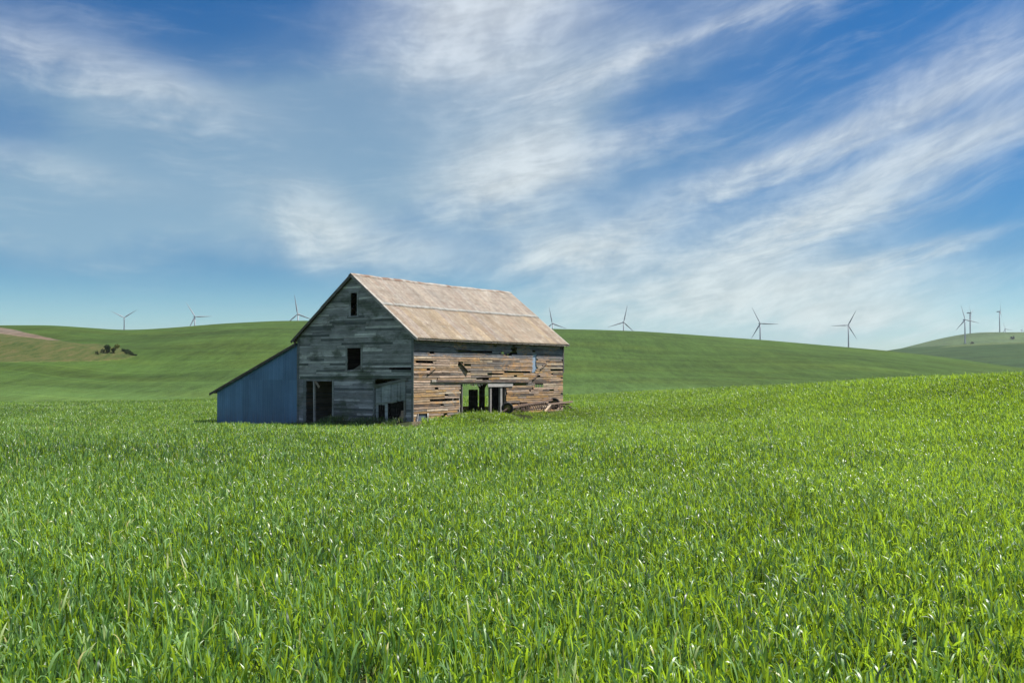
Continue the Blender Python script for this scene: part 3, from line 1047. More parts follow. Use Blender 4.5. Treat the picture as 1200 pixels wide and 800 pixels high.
    p = mb.build('metal_patch', BLUE, root)
    mb = MB()
    mb.box((0.22, 0.030, -0.3), (1.25, 0.045, 0.42), (0.09, 0.12, 0.16))
    mb.build('metal_patch', BLUE, root)
    post('hatch_frame', 1.26, 1.38, -0.06, -0.03, -0.25, 0.46, (0.50, 0.49, 0.47), TRIM)
    mb = MB()
    mb.beam((0.10, -0.16, -0.1), (0.34, -0.06, 0.45), 0.03, 0.14, (0, 1, 0), (0.48, 0.45, 0.42))
    mb.build('hatch_board', TRIM, root)
    # little bars left across the slatted opening
    for a in (13.55, 13.86, 14.15):
        mb = MB()
        mb.box((a, 0.0, 1.84), (a + .09, 0.03, 2.14), (0.10, 0.09, 0.08))
        mb.build('window_bar', DARK_WOOD, root)

    # --- shaded gable wall (local x = 0, facing -x)
    g_holes = [(6.68, 9.05, -1, 2.46), (4.24, 5.40, 3.06, 4.46), (4.58, 5.12, 6.50, 7.94), (0.55, 3.04, -1, 2.50)]

    def gable_paint(a, z):
        q = rng.random()
        c = (0.29, 0.30, 0.29)
        if q < .16: c = (0.13, 0.142, 0.138)
        elif q < .32: c = (0.43, 0.435, 0.41)
        elif q < .36: c = (0.50, 0.505, 0.47)
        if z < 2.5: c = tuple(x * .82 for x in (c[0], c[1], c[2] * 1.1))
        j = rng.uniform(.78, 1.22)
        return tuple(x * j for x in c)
    mb = MB()
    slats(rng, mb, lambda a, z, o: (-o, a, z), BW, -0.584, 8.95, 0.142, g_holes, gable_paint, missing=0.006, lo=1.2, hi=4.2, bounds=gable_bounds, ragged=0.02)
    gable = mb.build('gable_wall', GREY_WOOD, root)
    gable['label'] = 'shaded grey mossy gable wall'
    # corner boards
    for y0, y1 in ((-0.06, 0.12), (BW - 0.16, BW + 0.02)):
        mb = MB()
        mb.box((-0.062, y0, -0.3), (-0.038, y1, 5.15), (0.15, 0.165, 0.17))
        mb.build('corner_board', GREY_WOOD, root)
    mb = MB()
    mb.box((BL - 0.02, -0.062, 2.9), (BL + 0.12, -0.02, 4.95), (0.09, 0.085, 0.08))
    mb.build('corner_board', TRIM, root)

    # window frames of the gable
    def frame(name, y0, y1, z0, z1, w, col, lab=None):
        mb = MB()
        X0, X1 = -0.066, -0.036
        mb.box((X0, y0 - w, z0 - .02), (X1, y0, z1 + .02), col)
        mb.box((X0, y1, z0 - .02), (X1, y1 + w, z1 + .02), col)
        mb.box((X0 - .004, y0 - w - .03, z1 + .021), (X1, y1 + w + .03, z1 + .02 + w), col)
        o = mb.build(name, GREY_WOOD, root)
        sb = MB()
        sb.box((X0 - .03, y0 - w - .05, z0 - .09), (X1, y1 + w + .05, z0 - .021), tuple(c * .9 for c in col))
        sb.build('sill', GREY_WOOD, o)
        if lab: o['label'] = lab
        return o
    frame('window_frame', 4.58, 5.12, 6.50, 7.94, .13, (0.30, 0.31, 0.31), 'tall narrow window opening under the ridge')
    wf = frame('window_frame', 4.24, 5.40, 3.06, 4.46, .14, (0.24, 0.25, 0.24), 'square loft window opening, no glass')
    # rubble of old hay and a splintered pane edge in the loft window
    mb = MB()
    mb.hexa([(0.02, 4.3, 3.0), (0.06, 4.3, 3.0), (0.06, 5.36, 3.0), (0.02, 5.36, 3.0), (0.02, 4.32, 3.42), (0.06, 4.32, 3.42), (0.06, 5.0, 3.10), (0.02, 5.0, 3.10)], (0.12, 0.11, 0.10))
    mb.build('broken_panel', DARK_WOOD, wf)
    # band board over the doors
    mb = MB()
    mb.beam((-0.055, 9.60, 2.60), (-0.055, 0.14, 2.66), 0.03, 0.20, (0, 0, 1), (0.105, 0.125, 0.115))
    mb.build('band_board', GREY_WOOD, root)
    # left doorway
    for y0, y1, c in ((6.55, 6.69, (0.24, 0.25, 0.25)), (9.05, 9.30, (0.17, 0.185, 0.19)), (0.56, 0.70, (0.20, 0.185, 0.17)), (3.05, 3.19, (0.16, 0.175, 0.185))):
        mb = MB()
        mb.box((-0.07, y0, -0.3), (-0.04, y1, 2.49 if y0 > 0.6 else 2.36), c)
        mb.build('door_jamb', GREY_WOOD, root)
    mb = MB()
    mb.beam((0.04, 8.34, -0.3), (0.04, 8.40, 2.48), 0.13, 0.10, (0, 1, 0), (0.36, 0.34, 0.33))
    dp = mb.build('door_post', TRIM, root)
    mb = MB()
    mb.beam((0.0, 8.28, 2.40), (0.02, 7.92, 1.98), 0.03, 0.16, (0, 1, 0), (0.27, 0.21, 0.17))
    mb.build('brace', TRIM, dp)
    # right doorway: a sagging door of upright boards
    mb = MB()
    mb.beam((-0.10, 3.02, 2.08), (-0.10, 0.42, 2.53), 0.05, 0.17, (0, 0, 1), (0.15, 0.155, 0.15))
    bar = None
    y = 2.98
    k = 0
    while y > 0.60:
        w = rng.uniform(.20, .30)
        yn = max(y - w, 0.56)
        t0, t1 = (2.98 - y) / 2.56, (2.98 - yn) / 2.56
        zt0, zt1 = 2.10 + .43 * t0, 2.10 + .43 * t1
        if k < 1: zb = -0.25
        elif 2.40 > y > 2.15: zb = -0.25
        elif y > 2.4: zb = 0.95
        else: zb = 1.00 + .32 * t0 + rng.uniform(-.10, .10)
        lean = rng.uniform(-.05, .02)
        j = rng.uniform(.8, 1.25)
        col = (0.26 * j, 0.285 * j, 0.30 * j)
        dx = rng.uniform(-.015, .015)
        mb.hexa([(-0.055 + dx, y - .012 + lean, zb), (-0.080 + dx, y - .012 + lean, zb), (-0.080 + dx, yn + lean, zb), (-0.055 + dx, yn + lean, zb),
                 (-0.055 + dx, y - .012, zt0), (-0.080 + dx, y - .012, zt0), (-0.080 + dx, yn, zt1), (-0.055 + dx, yn, zt1)], col)
        y = yn
        k += 1
    mb.beam((-0.095, 2.99, 1.00), (-0.095, 1.20, 1.18), 0.03, 0.10, (0, 0, 1), (0.20, 0.21, 0.20))
    d = mb.build('door', GREY_WOOD, root)
    d['label'] = 'sagging broken door of upright grey boards'
    mb = MB()
    mb.beam((0.10, 0.95, -0.1), (0.25, 1.05, 0.62), 0.04, 0.22, (0, 1, 0), (0.30, 0.22, 0.16))
    mb.beam((0.12, 1.30, -0.1), (0.3, 1.22, 0.30), 0.04, 0.16, (0, 1, 0), (0.24, 0.17, 0.13))
    mb.build('loose_board', TRIM, root)

    # --- the two far walls
    f_holes = [(6.75, 9.42, 0.34, 2.17), (1.70, 2.46, 1.80, 2.08), (4.9, 5.6, 4.1, 4.5), (4.5, 5.3, 6.6, 7.6)]
    mb = MB()
    slats(rng, mb, lambda a, z, o: (BL + o, a, z), BW, -0.30, 8.95, 0.146, f_holes, lambda a, z: rng.choice([(0.22, .2, .18), (.3, .24, .18), (.16, .15, .14)]), bounds=gable_bounds)
    mb.build('gable_wall', WOOD, root)
    mb = MB()
    slats(rng, mb, lambda a, z, o: (a, BW + o, z), BL, -0.60, 5.12, 0.15, [], lambda a, z: rng.choice([(0.15, .14, .13), (.2, .18, .16)]))
    mb.build('side_wall', DARK_WOOD, root)

    # --- timber frame inside
    def timber(name, pts, w, col=(0.11, 0.095, 0.08)):
        mb = MB()
        mb.beam(pts[0], pts[1], w, w, (0, 1, 0) if abs(pts[0][2] - pts[1][2]) > .1 else (0, 0, 1), col)
        return mb.build(name, DARK_WOOD, root)
    for xx in (0.15, 4.35, 9.92, 13.0, BL - 0.12):
        timber('post', ((xx, 0.14, -0.3), (xx, 0.14, 5.0)), 0.18)
    for xx in (5.6, 11.4):
        for yy in (3.25, 6.6):
            p = timber('post', ((xx, yy, -0.3), (xx, yy, 4.4)), 0.30 if (xx, yy) == (11.4, 3.25) else 0.2)
            for s in (-1, 1):
                mb = MB()
                mb.beam((xx, yy, 1.65), (xx + s * .78, yy, 2.45), 0.14, 0.14, (0, 1, 0), (0.10, 0.085, 0.075))
                mb.build('brace', DARK_WOOD, p)
    for yy in (3.25, 6.6):
        timber('beam', ((0.2, yy, 2.55), (BL - .2, yy, 2.55)), 0.22)
    for xx in (4.35, 9.92, 13.0):
        timber('beam', ((xx, 0.2, 2.6), (xx, BW - .2, 2.6)), 0.2)
    mb = MB()
    mb.box((0.2, 0.2, 2.70), (BL - 0.2, BW - 0.2, 2.74), (0.12, 0.10, 0.085))
    mb.build('loft_floor', DARK_WOOD, root)
    mb = MB()
    for i in range(4):
        mb.box((11.0, 3.34 + i * .205, -0.2), (11.03, 3.53 + i * .205, 1.74 - .02 * (i % 2)), (0.12, 0.11, 0.10))
    mb.build('stall_partition', DARK_WOOD, root)
    mb = MB()
    for i in range(15):
        mb.box((13.85 + i * .205, 4.20, -0.2), (14.04 + i * .205, 4.23, 2.66), (0.12, 0.11, 0.10))
    mb.build('stall_partition', DARK_WOOD, root)
    mb = MB()
    for i in range(28):
        if i in (9, 10): continue
        mb.box((4.8, 4.2 + i * .205, -0.2), (4.83, 4.385 + i * .205, 1.9 + .3 * (i % 3 == 0)), (0.13, 0.12, 0.11))
    mb.build('stall_partition', DARK_WOOD, root)

    # --- roof: corrugated sheets in two courses on each slope
    def slope(sgn):
        r2 = random.Random(5 if sgn > 0 else 9)
        verts, quads, cols = [], [], []
        x0, x1 = -0.27, BL + 0.27
        pitch_w, per = 0.16, 6
        nx = int((x1 - x0) / pitch_w * per)
        sag = lambda x: -0.05 * math.sin(math.pi * (x - x0) / (x1 - x0)) + 0.014 * math.sin(x * 1.7) + 0.010 * math.sin(x * 4.1 + 1)
        half = BW / 2
        courses = [(-0.45, half * 0.485, 0.0), (half * 0.455, half + 0.0, 0.035)]
        for ci, (ya, yb, lift) in enumerate(courses):
            nyr = 12
            base = len(verts)
            for iy in range(nyr + 1):
                y = ya + (yb - ya) * iy / nyr
                for ix in range(nx + 1):
                    x = x0 + (x1 - x0) * ix / nx
                    z = EAVE_Z + 0.045 + y * PITCH + lift + 0.011 * math.sin(2 * math.pi * (x - x0) / pitch_w) + sag(x) * (0.35 + .65 * max(0, y) / half)
                    yy = y if sgn > 0 else BW - y
                    verts.append((x, yy, z))
            sheet = {}
            for iy in range(nyr):
                for ix in range(nx):
                    a = base + iy * (nx + 1) + ix
                    q = (a, a + 1, a + nx + 2, a + nx + 1)
                    quads.append(q if sgn > 0 else q[::-1])
                    s = int((ix / nx) * (x1 - x0) / 0.72)
                    if s not in sheet:
                        j = r2.uniform(.88, 1.12)
                        base_c = r2.choice([(0.245, 0.190, 0.138), (0.245, 0.200, 0.155), (0.220, 0.172, 0.132), (0.252, 0.198, 0.138), (0.238, 0.200, 0.172)]) if ci == 0 else \
                            r2.choice([(0.250, 0.218, 0.192), (0.238, 0.203, 0.176), (0.256, 0.220, 0.188), (0.238, 0.212, 0.192)])
                        sheet[s] = tuple(c * j for c in base_c)
                    c = sheet[s]
                    yl = (yb - ya) * (iy + .5) / nyr
                    if ci == 1 and iy == 0:
                        c = (0.285, 0.285, 0.282)                    # unrusted lower edge of the top course
                    if ix < 7:
                        c = (0.340, 0.326, 0.311)
                    if ix > nx - 7 and ci == 0:
                        c = (0.340, 0.318, 0.296)
                    cols.append(c)
        me = bpy.data.meshes.new('roof')
        me.from_pydata(verts, [], quads)
        at = me.attributes.new('paint', 'FLOAT_COLOR', 'FACE')
        at.data.foreach_set('color', np.array([(*c, 1) for c in cols], np.float32).ravel())
        me.polygons.foreach_set('use_smooth', [True] * len(quads))
        me.materials.append(ROOF)
        o = bpy.data.objects.new('roof', me)
        COL.objects.link(o)
        o.parent = root
        md = o.modifiers.new('thickness', 'SOLIDIFY')
        md.thickness = 0.006
        o['label'] = 'sunlit rusty corrugated roof slope' if sgn > 0 else 'roof slope above the lean-to, turned away'
        # boards and purlins under the sheets
        b = MB()
        for i in range(7):
            y = -0.34 + i * (half + .30) / 6.6
            yy = y if sgn > 0 else BW - y
            b.beam((x0 + .02, yy, EAVE_Z + y * PITCH - 0.035), (x1 - .02, yy, EAVE_Z + y * PITCH - 0.035), 0.14, 0.05, (0, -PITCH * sgn, 1), (0.10, 0.085, 0.07))
        b.build('purlins', DARK_WOOD, o)
        b = MB()
        for i in range(24):
            x = 0.02 + i * (BL - .04) / 23
            ya_, yb_ = -0.40, half - .02
            p = (x, ya_ if sgn > 0 else BW - ya_, EAVE_Z + ya_ * PITCH - 0.13)
            q = (x, yb_ if sgn > 0 else BW - yb_, EAVE_Z + yb_ * PITCH - 0.13)
            b.beam(p, q, 0.05, 0.13, (0, 0, 1), (0.13, 0.11, 0.09))
        b.build('rafters', DARK_WOOD, o)
        # barge boards
        for xx in (x0 + .03, x1 - .03):
            b = MB()
            ya_, yb_ = -0.44, half
            p = (xx, ya_ if sgn > 0 else BW - ya_, EAVE_Z + ya_ * PITCH - 0.055)
            q = (xx, yb_ if sgn > 0 else BW - yb_, EAVE_Z + yb_ * PITCH - 0.055)
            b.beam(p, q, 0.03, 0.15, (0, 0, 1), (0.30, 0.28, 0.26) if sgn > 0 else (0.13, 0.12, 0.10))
            b.build('barge_board', TRIM, o)
        return o
    r1 = slope(1)
    slope(-1)
    # ridge cap, wavy with age
    b = MB()
    n = 44
    rr = random.Random(3)
    prev = None
    x0, x1 = -0.29, BL + 0.29
    for i in range(n):
        a, c = x0 + (x1 - x0) * i / n, x0 + (x1 - x0) * (i + 1) / n
        f = lambda x: -0.05 * math.sin(math.pi * (x - x0) / (x1 - x0)) + 0.014 * math.sin(x * 1.7) + 0.010 * math.sin(x * 4.1 + 1) + RIDGE_Z + 0.105
        for s in (-1, 1):
            j = rr.uniform(0, .012)
            y0, y1 = BW / 2, BW / 2 + s * 0.20
            cc = rr.choice([(0.311, 0.281, 0.259), (0.266, 0.207, 0.170), (0.340, 0.326, 0.311), (0.185, 0.118, 0.089)])
            dz = 0.20 * PITCH
            b.hexa([(a, y0, f(a) - .006), (c, y0, f(c) - .006), (c, y1, f(c) - dz - .004 + j), (a, y1, f(a) - dz - .004 + j),
                    (a, y0, f(a)), (c, y0, f(c)), (c, y1, f(c) - dz + .004 + j), (a, y1, f(a) - dz + .004 + j)], cc)
    b.build('ridge_cap', ROOF, r1)
    # eave board behind the sheet edge
    b = MB()
    b.beam((-0.25, -0.40, EAVE_Z - .40 * PITCH - 0.05), (BL + .25, -0.40, EAVE_Z - .40 * PITCH - 0.05), 0.03, 0.12, (0, 0, 1), (0.22, 0.19, 0.17))
    b.build('eave_board', TRIM, r1)

    # --- lean-to
    LB = 17.87
    lean = empty('lean_to', (0, 0, 0))
    lean.parent = root
    lean['label'] = 'sheet metal lean-to, reflected sky painted as blue'
    zt0, zt1 = 4.86, 1.72                       # roof line at the barn and at the low side
    lz = lambda y: zt0 + (zt1 - zt0) * (y - 9.9) / (LB - 9.9)
    verts, quads, cols = [], [], []
    rb = random.Random(8)
    y = 9.90
    step = 0.03
    sheet_w = 0.66
    ys = np.arange(9.90, LB + .001, step)
    for tier in (0, 1):
        base = len(verts)
        xo = -0.045 if tier == 0 else -0.058
        for yv in ys:
            ph = (yv - 9.9) % sheet_w
            rib = 0.012 if (ph % 0.22) < 0.045 else 0.0
            zt = lz(yv) - 0.05
            if tier == 0:
                za, zb = -1.1, min(2.47, zt)
            else:
                za, zb = min(2.44, zt), zt
            verts.append((xo - rib, yv, za))
            verts.append((xo - rib, yv, zb))
        for i in range(len(ys) - 1):
            a = base + 2 * i
            quads.append((a, a + 1, a + 3, a + 2))
            s = int((ys[i] - 9.9) / sheet_w)
            rb.seed(s * 7 + tier)
            j = rb.uniform(.86, 1.14)
            t = (ys[i] - 9.9) / 8.0
            cols.append((0.085 * j, 0.18 * j, 0.32 * j))  # sky mirrored in bare metal is put into this blue
    me = bpy.data.meshes.new('wall')
    me.from_pydata(verts, [], quads)
    at = me.attributes.new('paint', 'FLOAT_COLOR', 'FACE')
    at.data.foreach_set('color', np.array([(*c, 1) for c in cols], np.float32).ravel())
    me.materials.append(BLUE)
    o = bpy.data.objects.new('wall', me)
    COL.objects.link(o)
    o.parent = lean
    md = o.modifiers.new('thickness', 'SOLIDIFY')
    md.thickness = 0.004
    b = MB()
    b.box((0.0, LB - .03, -0.8), (BL, LB, lz(LB) - .06), (0.11, 0.20, 0.33))
    b.build('wall', BLUE, lean)
    b = MB()
    b.box((BL - .04, 9.95, -0.8), (BL, LB - .04, 1.7), (0.11, 0.20, 0.33))
    b.hexa([(BL - .04, 9.95, 1.71), (BL, 9.95, 1.71), (BL, LB - .04, 1.71), (BL - .04, LB - .04, 1.71),
            (BL - .04, 9.95, lz(9.95) - .06), (BL, 9.95, lz(9.95) - .06), (BL, LB - .04, lz(LB) - .06), (BL - .04, LB - .04, lz(LB) - .06)], (0.11, 0.20, 0.33))
    b.build('wall', BLUE, lean)
    b = MB()
    y0, y1 = 9.92, 18.52
    b.hexa([(-0.22, y0, lz(y0)), (BL + .2, y0, lz(y0)), (BL + .2, y1, lz(y1)), (-0.22, y1, lz(y1)),
            (-0.22, y0, lz(y0) + .03), (BL + .2, y0, lz(y0) + .03), (BL + .2, y1, lz(y1) + .03), (-0.22, y1, lz(y1) + .03)], (0.22, 0.19, 0.17))
    b.build('roof', ROOF, lean)
    b = MB()
    b.beam((-0.20, y0, lz(y0) - .075), (-0.20, y1, lz(y1) - .075), 0.03, 0.14, (0, 0, 1), (0.085, 0.08, 0.072))
    b.beam((-0.02, LB + .12, lz(LB + .12) - .10), (BL, LB + .12, lz(LB + .12) - .10), 0.08, 0.12, (0, 0, 1), (0.09, 0.085, 0.08))
    b.build('fascia', TRIM, lean)
    return root


barn = build_barn()

# ------------------------------------------------------------------ wind turbines beyond the hill
TURB = plain_material('turbine_paint', (0.30, 0.32, 0.36), 0.5, 0, 0.08, 0.2)


def build_turbine():
    root = empty('wind_turbine')
    b = MB()
    b.lathe([(2.3, 0), (2.2, .3), (1.95, 25), (1.65, 52), (1.30, 78.2)], 18, Matrix.Identity(4))
    b.build('tower', TURB, root, True)
    b = MB()
    prof = [(-1.35, .9), (-1.7, 1.4), (0.2, 1.9), (4.5, 1.9), (8.6, 1.5)]
    for (y0, h0), (y1, h1) in zip(prof[:-1], prof[1:]):
        w0, w1 = h0 * .92, h1 * .92
        b.hexa([(-w0, y0, 80 - h0), (w0, y0, 80 - h0), (w0, y0, 80 + h0), (-w0, y0, 80 + h0), (-w1, y1, 80 - h1), (w1, y1, 80 - h1), (w1, y1, 80 + h1), (-w1, y1, 80 + h1)])
    b.build('nacelle', TURB, root)
    rotor = empty('rotor', (0, -2.6, 80))
    rotor.parent = root
    b = MB()
    b.lathe([(0.15, 1.9), (.8, 1.5), (1.35, .6), (1.5, -.3), (1.4, -1.0)], 14, Matrix.Rotation(R(90), 4, 'X'))
    b.build('hub', TURB, rotor, True)
    for k in range(3):
        b = MB()
        st = [(1.2, .95, .95), (3.2, 1.0, .9), (8.0, 1.75, .55), (14, 1.5, .38), (24, 1.05, .25), (34, .65, .16), (41, .35, .09), (43.5, .12, .05)]
        Mr = Matrix.Rotation(k * 2 * math.pi / 3, 4, 'Y')
        rings = []
        for z, cx, th in st:
            twist = R(18) * (1 - z / 44)
            ring = []
            for u_, t_ in ((-.35, 0), (-.05, .5), (.5, .42), (1.0, 0), (.5, -.42), (-.05, -.5)):
                px, py = (u_ - .3) * cx * 1.5, t_ * th * 1.5
                ring.append(tuple(Mr @ Vector((px * math.cos(twist) - py * math.sin(twist), px * math.sin(twist) + py * math.cos(twist) - z * .02, z))))
            rings.append(ring)
        base = 0
        for ring in rings:
            b.v += ring
        for i in range(len(rings) - 1):
            for j in range(6):
                b.f.append((i * 6 + j, i * 6 + (j + 1) % 6, (i + 1) * 6 + (j + 1) % 6, (i + 1) * 6 + j))
                b.c.append((1, 1, 1))
        b.f.append(tuple(range(5, -1, -1)))
        b.c.append((1, 1, 1))
        b.f.append(tuple((len(rings) - 1) * 6 + j for j in range(6)))
        b.c.append((1, 1, 1))
        b.build('blade', TURB, rotor, True)
    return root


def copy_tree(o, parent=None):
    c = o.copy()
    COL.objects.link(c)
    c.parent = parent
    for ch in list(o.children):
        copy_tree(ch, c)
    return c


# x, y, hub height above datum, size, yaw, angle of the first blade clockwise from straight up
TURBINES = [
    (-1050, 2700, 152.9, .90, -8, 57, 'wind turbine farthest left over the dip in the skyline, one blade pointing straight down'),
    (-811, 2550, 146.7, 1.0, 14, -33, 'wind turbine on the rising skyline, second from the left, midway between dip and barn'),
    (-515, 2400, 144.4, 1.10, -22, -10, 'wind turbine just left of the barn roof, one blade nearly straight up'),
    (106, 2600, 131.8, 1.03, -24, -11, 'wind turbine rising just behind the right end of the barn roof'),
    (274, 2450, 127.5, .98, 10, 12.5, 'wind turbine on the crest right of the barn, long blade pointing left and down'),
    (597, 2400, 121.9, 1.02, 16, -28, 'wind turbine on the falling skyline, one blade level to the right'),
    (843, 2500, 122.6, .96, -14, 29, 'wind turbine lower on the falling skyline, one blade level to the left'),
    (1058, 2330, 127.4, .80, 28, -17, 'nearest wind turbine at the far right ridge, its tower planted on the slope itself'),
    (1332, 2900, 177.6, .98, 78, 70, 'wind turbine seen edge on, close behind the one planted on the ridge slope'),
    (1418, 2900, 181.4, .88, 84, -3, 'slender wind turbine alone on the flat top of the right ridge, blade straight up'),
    (1731, 3500, 157.0, .62, 30, -22, 'tiny distant wind turbine low behind the right ridge beside the dark scrub'),
    (1840, 3600, 158.3, .50, 66, 4, 'tiny distant wind turbine low at the right edge of the ridge'),
]
proto = build_turbine()
for i, (x, y, hz, s, yaw, ph, lab) in enumerate(TURBINES):
    o = proto if i == 0 else copy_tree(proto)
    base = gz(x, y) - 0.6
    o.location = (x, y, base)
    th = (hz - base) / 80.0
    o.rotation_euler = (0, 0, R(yaw) - math.atan2(x, y))
    tag(o, lab, 'wind turbine', 'wind turbines along the hills')
    for ch in o.children:
        if ch.name.startswith('tower'):
            ch.scale = (s, s, th)
        elif ch.name.startswith('nacelle'):
            ch.scale = (s, s, s)
            ch.location = (0, 0, 80 * th - 80 * s)
        else:
            ch.scale = (s, s, s)
            ch.location = (0, -2.6 * s, 80 * th)
            ch.rotation_euler = (0, R(ph), 0)


# ------------------------------------------------------------------ shrubs
def shrub_leaf(name, a, b):
    mat, k = material(name)
    t = k.attr('tint', 2)
    c = k.mix(t, (*a, 1), (*b, 1))
    p = k.principled(c, 0.6, spec=0.2)
    tn = k.new('ShaderNodeBsdfTranslucent')
    k.put(tn.inputs[0], c)
    mx = k.new('ShaderNodeMixShader')
    mx.inputs[0].default_value = 0.3
    k.nt.links.new(p, mx.inputs[1])
    k.nt.links.new(tn.outputs[0], mx.inputs[2])
    k.out(mx.outputs[0])
    return mat


DARK_LEAF = shrub_leaf('dark_shrub_leaf', (0.022, 0.045, 0.016), (0.055, 0.085, 0.024))
YELLOW_LEAF = shrub_leaf('yellow_shrub_leaf', (0.085, 0.115, 0.025), (0.17, 0.18, 0.035))
BARK = plain_material('shrub_bark', (0.10, 0.075, 0.055), 0.9)


def shrub(name, x, y, w, h, mat, label, cat, seed, group=None, deep=None):
    g = np.random.default_rng(seed)
    root = empty(name, (x, y, gz(x, y)))
    tag(root, label, cat, group)
    nl = 9
    cen = np.stack([g.normal(0, w * .24, nl), g.normal(0, w * .22, nl), h * g.uniform(.10, .72, nl)], -1)
    rad = w * g.uniform(.14, .26, nl)
    n = 1500
    li = g.integers(0, nl, n)
    d = g.normal(0, 1, (n, 3))
    d /= np.linalg.norm(d, axis=1)[:, None]
    P = cen[li] + d * (rad[li] * g.uniform(.45, 1.05, n))[:, None] * np.array([1, 1, .85])
    P[:, 2] = np.maximum(P[:, 2], .08)
    u = g.normal(0, 1, (n, 3)); u /= np.linalg.norm(u, axis=1)[:, None]
    v = np.cross(u, g.normal(0, 1, (n, 3))); v /= np.linalg.norm(v, axis=1)[:, None]
    s = (w * g.uniform(.022, .045, n))[:, None]
    V = np.stack([P - u * s - v * s * .6, P + u * s - v * s * .6, P + u * s + v * s * .6, P - u * s + v * s * .6], 1).reshape(-1, 3)
    Q = np.arange(n * 4).reshape(-1, 4)
    tint = np.repeat(np.clip(g.normal(.5, .15, nl)[li] + g.normal(0, .15, n), 0, 1), 4)
    me = numpy_mesh('crown', V, Q, {'tint': tint})
    me.materials.append(mat)
    o = bpy.data.objects.new('crown', me)
    COL.objects.link(o)
    o.parent = root
    b = MB()
    b.lathe([(w * .04, -.3), (w * .03, h * .2), (w * .012, h * .6)], 8, Matrix.Identity(4))
    for c in cen[:5]:
        b.beam((0, 0, h * .18), tuple(c), w * .03, w * .03, (0, 1, 0), w2=w * .01, h2=w * .01)
    b.build('trunk', BARK, root)
    return root


shrub('bush', -155.9, 384, 4.0, 3.6, DARK_LEAF, 'dark rounded bush on the dry bank at the left', 'bush', 1)
shrub('bush', -154.1, 386.5, 3.8, 4.0, YELLOW_LEAF, 'sunlit side of the dark bush on the left bank, its light painted yellow green', 'bush', 2)  # sunlit part of the same bush; the light is in the leaf colour
shrub('bush', -157.2, 379, 1.5, 1.6, DARK_LEAF, 'small dark bush left of the bigger bushes on the bank', 'bush', 3)
ED = 'low scrub along the edge of the bank'
for i, (x, y, w, h) in enumerate([(-152.6, 393, 2.4, 1.1), (-151.0, 391, 2.6, 1.1), (-149.4, 389, 2.6, 1.0), (-148.0, 387, 2.2, .9), (-146.7, 385.4, 2.0, .8), (-145.4, 384.4, 1.8, .7)]):
    shrub('scrub', x, y, w, h, DARK_LEAF, 'low dark scrub in the line that edges the left bank below the hill', 'scrub', 20 + i, ED)
shrub('bush', 1168, 2326, 9.0, 9, DARK_LEAF, 'single dark bush on the slope of the far right ridge', 'bush', 4)
shrub('bush', 1067, 2312, 8.0, 6, YELLOW_LEAF, 'pale bush beside the turbine tower on the far right slope', 'bush', 5)
shrub('scrub', 1347, 2640, 9.0, 5.5, DARK_LEAF, 'dark scrub on the flat skyline of the far right ridge', 'scrub', 6)


# ------------------------------------------------------------------ old implement beside the long wall
RUST = plain_material('rusty_iron', (0.095, 0.062, 0.048), 0.8, 0.0, 0.8, 4.0)
TYRE = plain_material('old_tyre', (0.035, 0.034, 0.035), 0.85, 0, 0.4, 5)
HUBM = plain_material('yellowed_rim', (0.22, 0.17, 0.06), 0.7, 0, 0.6, 6)
PALE_WOOD = wood_material('greyed_pole')


